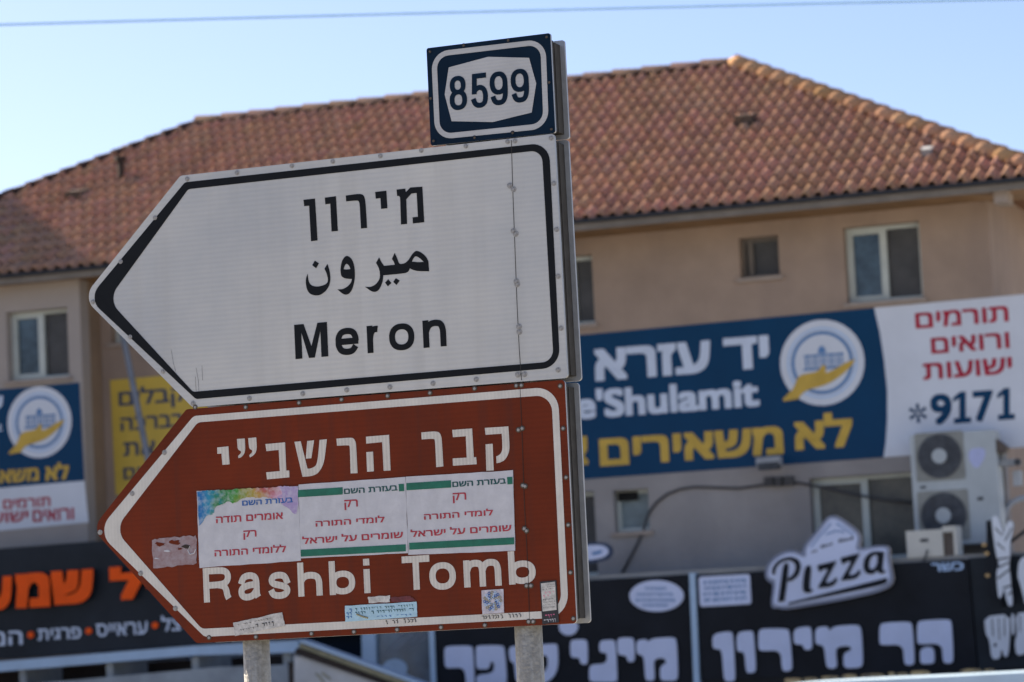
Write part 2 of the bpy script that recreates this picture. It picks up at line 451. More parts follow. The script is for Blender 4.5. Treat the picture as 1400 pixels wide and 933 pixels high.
class MB:
    def __init__(s):
        s.v, s.f, s.m, s.c = [], [], [], []

    def add(s, V, F, m=0, tint=None):
        b = len(s.v)
        s.v += [Vector(x) for x in V]
        for f in F:
            s.f.append(tuple(i + b for i in f))
            s.m.append(m)
            s.c.append(tint)
        return s

    def shape(s, pl, loops, o0, o1=None, m=0, ms=None):
        """filled outline (first loop) with holes (the rest), in plane metres; solid from o0 to o1"""
        if o1 is not None and o1 < o0:
            o0, o1 = o1, o0
        ls = [[Vector((p[0], p[1], 0)) for p in l] for l in loops]
        flat = [p for l in ls for p in l]
        tr = tessellate_polygon(ls)
        front = o1 if o1 is not None else o0
        s.add([pl.W(p.x, p.y, front) for p in flat], tr, m)
        if o1 is not None:
            s.add([pl.W(p.x, p.y, o0) for p in flat], [t[::-1] for t in tr], m if ms is None else ms)
            for l in ls:
                n = len(l)
                s.add([pl.W(p.x, p.y, o) for o in (o0, o1) for p in l],
                      [(i, (i + 1) % n, n + (i + 1) % n, n + i) for i in range(n)], m if ms is None else ms)
        return s

    def px(s, pl, loops, o0, o1=None, m=0, ms=None, off=None):
        o = (o1 if o1 is not None else o0) if off is None else off
        return s.shape(pl, [[pl.uv(p, o) for p in l] for l in loops], o0, o1, m, ms)

    def text(s, pl, st, bl, tr, o0, o1=None, bold=0.02, ref=None, m=0, ms=None):
        """string fitted between two photo points: bl = left end of the base line, tr = right end at letter height"""
        V, F = text_geo(st, bold)
        xs = [v[0] for v in V]
        x0, x1 = min(xs), max(xs)
        if ref is None:
            ref = '\u05dd' if any('\u0590' <= c <= '\u05ff' for c in st) else 'H'
        ry = [v[1] for v in text_geo(ref, bold)[0]]
        y0, y1 = min(ry), max(ry)
        o = o1 if o1 is not None else o0
        a, b = pl.uv(bl, o), pl.uv(tr, o)
        f = lambda v: (a[0] + (v[0] - x0) / (x1 - x0) * (b[0] - a[0]), a[1] + (v[1] - y0) / (y1 - y0) * (b[1] - a[1]))
        Q = [f(v) for v in V]
        st_ = 0.00004 if pl is S else 0.0006
        zz = [o - st_ * v[2] for v in V]
        s.add([pl.W(q[0], q[1], z) for q, z in zip(Q, zz)], F, m)
        if o1 is not None:
            # boundary edges become the sides
            ed = {}
            for fc in F:
                for i in range(len(fc)):
                    e = (fc[i], fc[(i + 1) % len(fc)])
                    ed[tuple(sorted(e))] = ed.get(tuple(sorted(e)), 0) + 1
            for (i, j), n in ed.items():
                if n == 1:
                    s.add([pl.W(*Q[i], o0), pl.W(*Q[j], o0), pl.W(*Q[j], zz[j]), pl.W(*Q[i], zz[i])], [(0, 1, 2, 3)], m if ms is None else ms)
        return s

    def box(s, pl, u0, u1, v0, v1, o0, o1, m=0):
        V = [pl.W(u, v, o) for o in (o0, o1) for v in (v0, v1) for u in (u0, u1)]
        return s.add(V, [(0, 2, 3, 1), (4, 5, 7, 6), (0, 1, 5, 4), (2, 6, 7, 3), (0, 4, 6, 2), (1, 3, 7, 5)], m)

    def bar(s, a, b, wd, ht, up=Vector((0, 0, 1)), m=0):
        a, b = Vector(a), Vector(b)
        d = (b - a).normalized()
        x = d.cross(up).normalized() * wd / 2
        y = x.cross(d).normalized() * ht / 2
        V = [p + x * i + y * j for p in (a, b) for i, j in ((-1, -1), (1, -1), (1, 1), (-1, 1))]
        return s.add(V, [(0, 1, 2, 3), (7, 6, 5, 4), (0, 4, 5, 1), (1, 5, 6, 2), (2, 6, 7, 3), (3, 7, 4, 0)], m)

    def tube(s, pts, r, n=12, m=0, caps=True):
        pts = [Vector(p) for p in pts]
        V, F = [], []
        ref = Vector((0.13, 0.27, 0.95))
        for i, p in enumerate(pts):
            d = (pts[min(i + 1, len(pts) - 1)] - pts[max(i - 1, 0)]).normalized()
            rf = ref if abs(d.dot(ref)) < 0.93 else Vector((1, 0, 0))
            x = d.cross(rf).normalized()
            y = x.cross(d)
            V += [p + x * r * math.cos(2 * math.pi * k / n) + y * r * math.sin(2 * math.pi * k / n) for k in range(n)]
        for i in range(len(pts) - 1):
            F += [(i * n + k, i * n + (k + 1) % n, (i + 1) * n + (k + 1) % n, (i + 1) * n + k) for k in range(n)]
        if caps:
            F += [tuple(range(n))[::-1], tuple(range((len(pts) - 1) * n, len(pts) * n))]
        return s.add(V, F, m)

    def build(s, name, mats, parent=None, smooth=False):
        mats = mats if isinstance(mats, (list, tuple)) else [mats]
        root = parent
        while root is not None and root.parent is not None:
            root = root.parent
        base = root.location.copy() if root is not None else Vector((0, 0, 0))
        me = bpy.data.meshes.new(name)
        me.from_pydata([tuple(v - base) for v in s.v], [], s.f)
        for x in mats:
            me.materials.append(M[x])
        for p, i in zip(me.polygons, s.m):
            p.material_index = i
            p.use_smooth = smooth
        if any(c is not None for c in s.c):
            ca = me.color_attributes.new('tint', 'FLOAT_COLOR', 'CORNER')
            for p in me.polygons:
                c = s.c[p.index] or (1, 1, 1)
                for li in p.loop_indices:
                    ca.data[li].color = (*c, 1)
        me.validate()
        me.update()
        o = bpy.data.objects.new(name, me)
        COL.objects.link(o)
        if parent is not None:
            o.parent = parent
        return o


def tag(o, label, cat, group=None):
    o['label'], o['category'] = label, cat
    if group:
        o['group'] = group
    return o


def thing(name, label, cat, loc, group=None):
    o = bpy.data.objects.new(name, None)
    o.empty_display_size = 0.2
    COL.objects.link(o)
    o.location = loc
    return tag(o, label, cat, group)


# ------------------------------------------------------------------ the ground
def grid(mb, x0, x1, y0, y1, z, m=0):
    mb.add([(x0, y0, z), (x1, y0, z), (x1, y1, z), (x0, y1, z)], [(0, 1, 2, 3)], m)
g = MB()
grid(g, -1500, 1500, -600, 2500, 0)
go = g.build('ground', 'ground')
go['kind'] = 'structure'

# ------------------------------------------------------------------ planes of the place
YS, YF = R_(19.98), R_(18.57)
S = Plane(520, 500, 10.2, YS)               # the sign faces
F = Plane(1000, 500, 38.0, YF)              # the main facade
L = Plane(0, 0, base=F, off=0.6)            # wing wall on the left
G = Plane(0, 0, base=F, off=1.3)            # shop fronts
GL = Plane(0, 0, base=F, off=1.9)           # left shop

# ------------------------------------------------------------------ the building
EO = 0.95                                   # eave overhang from the main wall
eu0, ez0 = F.uv((115, 365), EO)
eu1, ez1 = F.uv((1250, 257), EO)
EZ = (ez0 + ez1) / 2
RP = R_(27)
EAVE = F.W(0, 0, EO)
UPS = (-F.n * math.cos(RP) + Vector((0, 0, 1)) * math.sin(RP))
RN = (F.n * math.sin(RP) + Vector((0, 0, 1)) * math.cos(RP))
RO = F.W(0, EZ, EO)                         # origin of the roof plane


def roof_uv(p):
    d = ray(*p)
    t = (RO - CAM).dot(RN) / d.dot(RN)
    q = CAM + d * t - RO
    return (q.dot(F.u), q.dot(UPS))


def RW(u, w_, h=0.0):
    return RO + F.u * u + UPS * w_ + RN * h


ra, rb = roof_uv((275, 168)), roof_uv((1005, 89))
RWD = (ra[1] + rb[1]) / 2
hl = roof_uv((0, 273))
hr = roof_uv((1400, 225))
UL = ra[0] + (hl[0] - ra[0]) * RWD / (RWD - hl[1])
UR = rb[0] + (hr[0] - rb[0]) * RWD / (RWD - hr[1])
print('roof: eave z', EZ, 'ridge w', ra[1], rb[1], 'u', UL, ra[0], rb[0], UR)

bu0 = UL + EO
bu1 = UR - EO
wing_u1 = L.uv((112, 500))[0]
wing_u0 = L.uv((112, 500))[0] - 6.0
building = thing('apartment_building', 'two storey beige plastered building with a hipped terracotta tile roof behind the road sign', 'building', F.W((bu0 + bu1) / 2, 0, -4))

# openings: (plane, bl, tr, kind)
WINS = [
    (F, (1158.3, 415.5), (1256, 302.3), 'two'),
    (F, (1012.5, 381), (1063.4, 321.3), 'small'),
    (F, (752, 447), (808.8, 348), 'two'),
    (F, (152, 470), (232, 374), 'two'),
    (F, (841, 728), (886, 668), 'shutter'),
    (F, (768, 790), (812, 672), 'dark'),
    (F, (1113, 770), (1252, 645), 'low'),
    (L, (11, 521.6), (91.4, 420), 'two'),
]
DEEP = 0.21
holesF, holesFlow, holesL = [], [], []
LOWZ = F.uv((1000, 640))[1]
wallF_lo, wallF_hi = MB(), MB()
for pl, bl, tr, kd in WINS:
    a, b = pl.uv(bl), pl.uv(tr)
    lp = [(a[0], a[1]), (b[0], a[1]), (b[0], b[1]), (a[0], b[1])]
    if pl is L:
        holesL.append(lp)
    elif b[1] < LOWZ:
        holesFlow.append(lp)
    else:
        holesF.append(lp)
wall = MB()
wall.shape(F, [[(wing_u1 - .3, LOWZ), (bu1, LOWZ), (bu1, EZ + .1), (wing_u1 - .3, EZ + .1)]] + holesF, -0.25, 0.0, 0)
wall.shape(F, [[(wing_u1 - .3, 0.0), (bu1, 0.0), (bu1, LOWZ), (wing_u1 - .3, LOWZ)]] + holesFlow, -0.25, 0.003, 1)
wall.shape(L, [[(bu0 - 0.5, 0.0), (wing_u1, 0.0), (wing_u1, EZ + .1), (bu0 - 0.5, EZ + .1)]] + holesL, -0.25, 0.0, 2)
# return of the wing, ends and back of the house
wall.box(F, wing_u1 - .25, wing_u1 - .003, 0, EZ + .1, 0.004, 0.349, 3)
wall.box(F, bu1 - .3, bu1 - .003, 0, EZ + .1, -8.5, -0.253, 0)
wall.box(F, bu0 - .5, bu0 - .2, 0, EZ + .1, -8.5, 0.34, 0)
wall.box(F, bu0 - .2, bu1 - .3, 0, EZ + .1, -8.5, -8.2, 0)
wall.box(F, bu0, bu1 - .3, EZ - .2, EZ + .05, -8.2, -0.26, 0)
wo = wall.build('wall', ['plaster', 'plaster_low', 'plaster_wing', 'plaster_side'], building)
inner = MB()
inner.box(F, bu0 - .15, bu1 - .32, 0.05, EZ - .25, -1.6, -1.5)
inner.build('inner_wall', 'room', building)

for pl, bl, tr, kd in WINS:
    a, b = pl.uv(bl), pl.uv(tr)
    u0, v0, u1, v1 = a[0], a[1], b[0], b[1]
    fw = 0.047
    z0, z1 = -DEEP, -DEEP + 0.06
    fr = MB()
    g_ = 0.003
    fr.shape(pl, [[(u0 + g_, v0 + g_), (u1 - g_, v0 + g_), (u1 - g_, v1 - g_), (u0 + g_, v1 - g_)],
                  [(u0 + fw, v0 + fw), (u1 - fw, v0 + fw), (u1 - fw, v1 - fw), (u0 + fw, v1 - fw)]], z0, z1)
    um = (u0 + u1) / 2
    if kd in ('two', 'low', 'small'):
        um2 = um if kd != 'small' else u0 + (u1 - u0) * 0.22
        fr.box(pl, um2 - .03, um2 + .03, v0 + fw + .001, v1 - fw - .001, z0, z1 + .012)
        # the left sash stands proud
        fr.shape(pl, [[(u0 + fw + .002, v0 + fw + .002), (um2 - .032, v0 + fw + .002), (um2 - .032, v1 - fw - .002), (u0 + fw + .002, v1 - fw - .002)],
                      [(u0 + fw + .035, v0 + fw + .04), (um2 - .055, v0 + fw + .04), (um2 - .055, v1 - fw - .04), (u0 + fw + .035, v1 - fw - .04)]], z0 + .01, z1 + .01) if um2 - u0 > .3 else None
    wf = fr.build('window', 'frame_brown' if kd == 'small' else 'win_white', building)
    if kd in ('two', 'low'):
        p1 = MB().box(pl, u0 + fw - .01, um + .0, v0 + fw - .01, v1 - fw + .01, z0 + .012, z0 + .018)
        p1.build('pane', 'glass' if kd == 'two' else 'glass_low', wf)
        p2 = MB().box(pl, um + .002, u1 - fw + .01, v0 + fw - .01, v1 - fw + .01, z0 + .004, z0 + .010)
        p2.build('pane', 'screen' if kd == 'two' else 'glass_low', wf)
    else:
        p1 = MB().box(pl, u0 + fw - .01, u1 - fw + .01, v0 + fw - .01, v1 - fw + .01, z0 + .012, z0 + .018)
        p1.build('pane', {'small': 'screen', 'shutter': 'shutter', 'dark': 'screen'}[kd], wf)
    if kd == 'shutter':
        sh = MB().box(pl, u0 + .02, u0 + .28, v1 - .13, v1 - .02, z1 + .002, z1 + .02)
        sh.build('opening', 'room', wf)
    if kd != 'dark':
        sl_ = MB().box(pl, u0 - .04, u1 + .04, v0 - .055, v0 - .002, -DEEP + .062, 0.05)
        sl_.build('sill', 'sill', wf)

# roof: front slope of separate half-round tiles, plain planes for the hidden slopes
TW, TL = 0.172, 0.40
prof = []
for i in range(7):
    a_ = i / 6
    prof.append((a_ * 0.66, math.sin(math.pi * a_) * 0.060))
prof += [(0.83, -0.013), (1.0, 0.0)]
roof = MB()


def inside(u, w_):
    if w_ < -0.05 or w_ > RWD:
        return False
    k = w_ / RWD
    return UL + (ra[0] - UL) * k - .06 <= u <= UR + (rb[0] - UR) * k + .02


nrow = int(RWD / TL) + 1
ncol = int((UR - UL) / TW) + 1
for r_ in range(nrow):
    for c_ in range(ncol):
        u0 = UL + c_ * TW
        w0 = r_ * TL
        if not inside(u0 + TW / 2, w0 + TL * .5):
            continue
        jit = random.uniform(-.006, .006)
        lift = 0.034 + random.uniform(-.004, .004)
        tv = random.uniform(0.86, 1.10)
        tint = (tv * random.uniform(.97, 1.06), tv * random.uniform(.93, 1.04), tv * random.uniform(.9, 1.05))
        V = []
        for (wq, hq) in ((w0 - .035 + jit, lift), (w0 + TL, 0.0)):
            k = 1.0 if hq else .86
            for (a_, h_) in prof:
                uu = u0 + (.33 + (a_ - .33) * (1.03 if hq else .95)) * TW
                V.append(RW(uu, min(wq, RWD), h_ * k + hq))
        n = len(prof)
        Fc = [(i, i + 1, n + i + 1, n + i) for i in range(n - 1)]
        V += [RW(u0 + (.33 + (a_ - .33) * 1.03) * TW, w0 - .035 + jit, h_ + lift - .018) for a_, h_ in prof]
        Fc += [(i + 1, i, 2 * n + i, 2 * n + i + 1) for i in range(n - 1)]
        roof.add(V, Fc, 0, tint)
# deck under the tiles and the three other slopes
D = 9.0
rid_run = RWD * math.cos(RP)
back = [RW(ra[0], RWD), RW(rb[0], RWD)]
BL_ = RO + F.u * UL - F.n * (2 * rid_run)
BR_ = RO + F.u * UR - F.n * (2 * rid_run)
lift_ = Vector((0, 0, -.02))
roof.add([RW(UL, 0) + lift_, RW(UR, 0) + lift_, back[1] + lift_, back[0] + lift_, BR_ + lift_, BL_ + lift_],
         [(0, 1, 2, 3), (1, 4, 2), (4, 5, 3, 2), (5, 0, 3)], 0, (.8, .8, .8))
ro = roof.build('roof', 'tile', building, True)


def caps(a, b, name, n_, r0=.115, mt='cap'):
    mb = MB()
    a, b = Vector(a), Vector(b)
    d = (b - a)
    ln = d.length / n_
    d.normalize()
    x = d.cross(Vector((0, 0, 1))).normalized()
    y = x.cross(d).normalized()
    for i in range(n_):
        tv = random.uniform(.85, 1.12)
        tint = (tv, tv * random.uniform(.93, 1.03), tv * random.uniform(.88, 1.05))
        p0, p1 = a + d * (i * ln - .05), a + d * ((i + 1) * ln)
        V, k = [], 9
        for (p, r, hh) in ((p0, r0 * 1.06, .016), (p1, r0 * .92, .0)):
            for j in range(k):
                t = math.pi * (j / (k - 1))
                V.append(p + x * math.cos(t) * r * 1.15 + y * (math.sin(t) * r * .95 + hh - .01))
        V += [v - y * .02 for v in V[:k]]
        mb.add(V, [(j, j + 1, k + j + 1, k + j) for j in range(k - 1)] + [(j + 1, j, 2 * k + j, 2 * k + j + 1) for j in range(k - 1)] + [tuple(range(k))[::-1]], 0, tint)
    return mb.build(name, mt, ro, True)


caps(RW(UL, 0, -.03), RW(ra[0], RWD, -.02), 'hip_cap', 26, .115, 'cap_shaded')
caps(RW(UR, 0, .0), RW(rb[0], RWD, .01), 'hip_cap', 20, .132)
caps(RW(ra[0], RWD, .0), RW(rb[0], RWD, .0), 'ridge_cap', 19, .115, 'cap_shaded')
caps(BR_ + Vector((0, 0, .05)), RW(rb[0], RWD, .06), 'hip_cap', 20)

ev = MB()
ev.box(F, UL - .02, UR + .02, EZ - .05, EZ - .005, EO - .02, EO + .09)
ev.build('gutter', 'gutter', building)
fb = MB()
fb.box(F, UL - .015, UR + .015, EZ - .135, EZ - .052, EO - .02, EO + .012)
fb.build('fascia', 'fascia', building)
sf = MB()
sf.box(F, UL + .02, UR - .02, EZ - .105, EZ - .03, -.2, EO - .023)
sf.build('soffit', 'soffit', building)
# small roof fittings the photo shows: a vent pipe, two vent tiles, a bird-sized bracket by the hip
for p, kind in (((166, 247), 'pipe'), ((105, 273), 'tile'), ((1020, 170), 'tile'), ((1268, 215), 'pale')):
    u_, w_ = roof_uv(p)
    vb = MB()
    if kind == 'pipe':
        vb.tube([RW(u_, w_, 0), RW(u_, w_, 0) + Vector((0, 0, .28))], .05, 10)
        vb.tube([RW(u_, w_, 0) + Vector((0, 0, .28)), RW(u_, w_, 0) + Vector((0, 0, .34))], .085, 10)
        vb.build('vent_pipe', 'wood_dark', ro)
    elif kind == 'tile':
        vb.add([RW(u_ - .12, w_ - .1, .16), RW(u_ + .12, w_ - .1, .16), RW(u_ + .13, w_ + .28, .05), RW(u_ - .13, w_ + .28, .05), RW(u_ - .12, w_ - .1, .02), RW(u_ + .12, w_ - .1, .02)],
               [(0, 1, 2, 3), (4, 5, 1, 0), (5, 2, 1), (4, 0, 3)])
        vb.build('vent_tile', 'brown_box', ro)
    else:
        vb.add([RW(u_ - .06, w_ - .05, .12), RW(u_ + .06, w_ - .05, .12), RW(u_ + .07, w_ + .14, .09), RW(u_ - .07, w_ + .14, .09), RW(u_ - .06, w_ - .05, .03), RW(u_ + .06, w_ - .05, .03)],
               [(0, 1, 2, 3), (4, 5, 1, 0), (5, 2, 1), (4, 0, 3)])
        vb.build('vent_tile', 'grey_box', ro)
# eave bracket near the right corner
bu_, bz_ = F.uv((1369, 258), EO - .2)
br = MB()
br.box(F, bu_ - .08, bu_ + .08, EZ - .26, EZ - .108, EO - .5, EO - .1)
br.build('eave_bracket', 'sill', building)

# added unseen block: its hip is shaped to shade the roof's left corner
sh1, sh2 = RW(*roof_uv((12, 258))), RW(*roof_uv((128, 357)))
tt = 12.0
q1, q2 = sh1 + S_DIR * tt, sh2 + S_DIR * tt
dh = (q2 - q1).normalized()
top = q1 - dh * 0.6
low = q2 + dh * 1.0
SH = Vector((S_DIR.x, S_DIR.y, 0)).normalized()
HH = Vector((-SH.y, SH.x, 0)) if Vector((-SH.y, SH.x, 0)).x < 0 else Vector((SH.y, -SH.x, 0))
nb = thing('unseen_shade_block', 'added unseen hipped block shaped to shade the left corner of the tiled roof', 'shadow caster', Vector((low.x, low.y, 0)) + HH * 4 + SH * 4)
cA, cB, cC, cD = low, low + HH * 12, low + HH * 12 + SH * 9, low + SH * 9
nr = MB().add([cA, cB, cC, cD, top, top + HH * 5], [(0, 4, 5, 1), (1, 5, 2), (2, 5, 4, 3), (3, 4, 0), (3, 2, 1, 0)], 0, (.9, .9, .9))
nr.build('roof', 'tile', nb)
nw = MB()
ws = [cA + HH * .4 + SH * .4, cB - HH * .4 + SH * .4, cC - HH * .4 - SH * .4, cD + HH * .4 - SH * .4]
nw.add([Vector((p.x, p.y, 0)) for p in ws] + [p - Vector((0, 0, .01)) for p in ws], [(0, 1, 5, 4), (1, 2, 6, 5), (2, 3, 7, 6), (3, 0, 4, 7)])
nw.build('wall', 'plaster_wing', nb)

# ------------------------------------------------------------------ shop fronts along the facade
gz = G.uv((940, 786))[1]
su0, su1 = G.uv((585, 860))[0], G.uv((1480, 800))[0]
shop = thing('shop_building', 'low flat roofed shop carrying the black shop signs', 'shop', G.W((su0 + su1) / 2, 0, -.5))
sw = MB()
sw.box(G, su0, su1, 0, gz - .01, -1.29, -.04)
sw.build('wall', 'shop_slate', shop)
sr = MB()
sr.box(G, su0 - .05, su1, gz - .008, gz + .05, -1.295, -.02)
sr.build('roof_slab', 'concrete', shop)


# ------------------------------------------------------------------ banners
def emblem(root, pl, cx, cy, r, o):
    """round emblem: white ring, steel blue ring, pale disc, a colonnaded hall and a golden hand"""
    c = pl.uv((cx, cy), o)
    e = pl.uv((cx + r, cy), o)
    rr = abs(e[0] - c[0]) * 1.03
    X = lambda pts: [(c[0] + x * rr, c[1] + y * rr) for x, y in pts]
    def ann(a, b, m, oo):
        mb.shape(pl, [circle(c[0], c[1], rr * a), circle(c[0], c[1], rr * b)], oo, None, m)
    mb = MB()
    ann(1.0, .83, 0, o)
    ann(.83, .78, 3, o)
    ann(.78, .74, 0, o)
    ann(.74, .655, 1, o)
    mb.shape(pl, [circle(c[0], c[1], rr * .655)], o, None, 0)
    # hall: base line, five arches, roof, cupola
    for k in range(5):
        x = -.40 + k * .19
        mb.shape(pl, [X([(x, -.08), (x + .05, -.08), (x + .05, .12), (x, .12)])], o + .004, None, 1)
        mb.shape(pl, [X([(x + .09, -.08), (x + .13, -.08), (x + .13, .12), (x + .09, .12)])], o + .004, None, 1)
        mb.shape(pl, [X([(x - .02, .14), (x + .155, .14), (x + .155, .2), (x - .02, .2)])], o + .004, None, 1)
    mb.shape(pl, [X([(-.08, .215), (.1, .215), (.1, .3), (.06, .36), (.01, .4), (-.04, .36), (-.08, .3)])], o + .004, None, 1)
    mb.shape(pl, [X([(-.45, -.16), (.48, -.16), (.48, -.1), (-.45, -.1)])], o + .004, None, 1)
    hand = [(895, 437, 1), (945, 395), (962, 352), (985, 340), (1050, 335), (1075, 303), (1087, 318), (1080, 345), (1120, 330), (1170, 305), (1212, 293, 1), (1190, 325), (1150, 355), (1100, 385), (1040, 400), (1000, 407), (972, 425), (965, 441), (900, 446, 1)]
    hp = [((p[0] - 1070) / 178, -(p[1] - 298) / 178, *p[2:]) for p in hand]
    mb.shape(pl, [chaikin(X(hp) if False else [(c[0] + p[0] * rr, c[1] + p[1] * rr, *p[2:]) for p in hp])], o + .008, None, 4)
    return mb.build('emblem', ['ban_white', 'ban_steel', 'ban_gold', 'ban_sky', 'ban_gold'], root)


o0 = .012
b1 = thing('charity_banner', 'long blue and white banner with gold hand emblem and *9171 right of the signpost', 'banner', F.W(F.uv((1100, 540))[0], F.uv((1100, 640))[1], 0))
mb = MB()
arc = [(1195, 421), (1203, 455), (1209, 495), (1213, 535), (1213, 575), (1211, 605), (1208, 625.5)]
mb.px(F, [[(560, 480)] + arc + [(560, 673)]], .004, o0, 0)
mb.px(F, [[(1402, 402.5), (1404, 611)] + arc[::-1]], .004, o0, 1)
mb.build('sheet', ['ban_blue', 'ban_white'], b1)
c5 = crop(780, 400, 3.109)
P = lambda c, x, y: c([(x, y)])[0]
o1 = o0 + .006
MB().text(F, 'יד', P(c5, 655, 334), P(c5, 840, 181), o1, None, .035).build('lettering', 'ban_txt', b1)
MB().text(F, 'עזרא', P(c5, 105, 378), P(c5, 592, 203), o1, None, .035).build('lettering', 'ban_txt', b1)
MB().text(F, "ve'Shulamit", P(c5, -68, 547), P(c5, 798, 362), o1, None, .035).build('lettering', 'ban_txt', b1)
MB().text(F, 'לא', P(c5, 955, 672), P(c5, 1196, 535), o1, None, .035).build('lettering', 'ban_gold', b1)
MB().text(F, 'משאירים', P(c5, 126, 740), P(c5, 900, 568), o1, None, .035).build('lettering', 'ban_gold', b1)
MB().text(F, 'אף אחד', P(c5, -560, 775), P(c5, 72, 610), o1, None, .035).build('lettering', 'ban_gold', b1)
c6 = crop(1100, 380, 3.11)
MB().text(F, 'תורמים', P(c6, 473, 217), P(c6, 864, 118), o1, None, .022).build('lettering', 'ban_red', b1)
MB().text(F, 'ורואים', P(c6, 540, 324), P(c6, 868, 230), o1, None, .022).build('lettering', 'ban_red', b1)
MB().text(F, 'ישועות', P(c6, 506, 435), P(c6, 880, 336), o1, None, .022).build('lettering', 'ban_red', b1)
mb = MB()
for ch, xa, xb, yb in (('9', 540, 622, 628), ('1', 640, 686, 621), ('7', 722, 800, 614), ('1', 828, 872, 606)):
    if ch == '1':
        xb += 22
        hh_ = 134
        one = [(.0, .68), (.0, .83), (.38, 1.0), (.70, 1.0), (.70, .17), (1.0, .17), (1.0, 0), (.04, 0), (.04, .17), (.34, .17), (.34, .80)]
        mb.px(F, [[P(c6, xa - 8 + x * (xb - xa + 8), yb - y * hh_ - .08 * x * (xb - xa)) for x, y in one]], o1)
        continue
    mb.text(F, ch, P(c6, xa, yb), P(c6, xb, yb - 132 - 0.07 * (xb - xa)), o1, None, .03, ref=ch)
ac_, ar_ = F.uv(P(c6, 482, 576), o1), .115
for k in range(6):
    t = math.pi / 2 + k * math.pi / 3
    dx, dy = math.cos(t), math.sin(t)
    mb.shape(F, [[(ac_[0] + dx * .02 - dy * .012, ac_[1] + dy * .02 + dx * .012), (ac_[0] + dx * ar_ - dy * .022, ac_[1] + dy * ar_ + dx * .022), (ac_[0] + dx * ar_ + dy * .022, ac_[1] + dy * ar_ - dx * .022), (ac_[0] + dx * .02 + dy * .012, ac_[1] + dy * .02 - dx * .012)]], o1)
mb.build('lettering', 'ban_blue', b1)
emblem(b1, F, 1124, 496, 56.5, o1)

b2 = thing('charity_banner', 'blue over white banner with a round gold hand emblem under the left wing window', 'banner', L.W(L.uv((60, 600))[0], L.uv((60, 715))[1], 0))
mb = MB()
mb.px(L, [[(-160, 547), (108, 523), (115, 657.5), (-160, 681)]], .004, o0, 0)
mb.px(L, [[(-160, 681), (115, 657.5), (121, 714.5), (-160, 741)]], .004, o0, 1)
mb.build('sheet', ['ban_blue', 'ban_white'], b2)
c2 = crop(0, 640, 3.186)
MB().text(L, 'לא', P(c2, 198, 56), P(c2, 300, -12), o1, None, .035).build('lettering', 'ban_gold', b2)
MB().text(L, 'משאירים', P(c2, -150, 78), P(c2, 168, -2), o1, None, .035).build('lettering', 'ban_gold', b2)
MB().text(L, 'תורמים', P(c2, 14, 180), P(c2, 218, 125), o1, None, .02).build('lettering', 'ban_red', b2)
MB().text(L, 'ישועות', P(c2, -120, 248), P(c2, 122, 185), o1, None, .02).build('lettering', 'ban_red', b2)
MB().text(L, 'ורואים', P(c2, 143, 236), P(c2, 320, 172), o1, None, .02).build('lettering', 'ban_red', b2)
cz = crop(0, 360, 3.588)
MB().text(L, 'עזרא', P(cz, -230, 735), P(cz, 14, 650), o1, None, .035).build('lettering', 'ban_txt', b2)
MB().text(L, "Shulamit", P(cz, -230, 842), P(cz, 10, 780), o1, None, .02).build('lettering', 'ban_txt', b2)
emblem(b2, L, 53.8, 577.5, 43, o1)

b3 = thing('welcome_banner', 'yellow banner with navy Hebrew letters left of the sign panels', 'banner', F.W(F.uv((200, 600))[0], F.uv((200, 670))[1], 0))
mb = MB()
mb.px(F, [[(150.5, 520), (330, 505), (335, 661), (158, 677)]], .004, o0)
mb.build('sheet', 'ban_yellow', b3)
MB().text(F, 'מקבלים', P(cz, 583, 702), P(cz, 990, 600), o1, None, .02).build('lettering', 'ban_navy', b3)
MB().text(F, 'בברכה', P(cz, 592, 825), P(cz, 900, 735), o1, None, .02).build('lettering', 'ban_navy', b3)
MB().text(F, 'את', P(cz, 606, 948), P(cz, 760, 868), o1, None, .02).build('lettering', 'ban_navy', b3)
MB().text(F, 'הבאים', P(cz, 606, 1062), P(cz, 880, 985), o1, None, .02).build('lettering', 'ban_navy', b3)

# leaning grey pipe in front of the yellow banner
def PT(pl, p, o):
    return pl.W(*pl.uv(p, o), o)
pp = MB().tube([PT(F, (163, 430), .35), PT(F, (170, 468), .35), PT(F, (208, 655), .35), PT(F, (236, 790), .35), PT(F, (290, 1050), .35), PT(F, (330, 1180), .35)], .042, 12)
tag(pp.build('drain_pipe', 'pipe', None, True), 'thin slanting grey pipe crossing the yellow banner', 'pipe')

# ------------------------------------------------------------------ black shop signs
def sign_board(name, label, pl, quad, o0, o1, mat_):
    us = [pl.uv(p, o1) for p in quad]
    root = thing(name, label, 'shop sign', pl.W(sum(u[0] for u in us) / 4, min(u[1] for u in us), o0))
    MB().px(pl, [quad], o0, o1).build('board', mat_, root)
    return root


def letters(root, pl, polys, o0, o1, mats, name='letter', px=None):
    for loops in polys:
        MB().px(pl, [chaikin(l, 2) for l in loops], o0, o1, 0, 1).build(name, mats, root)


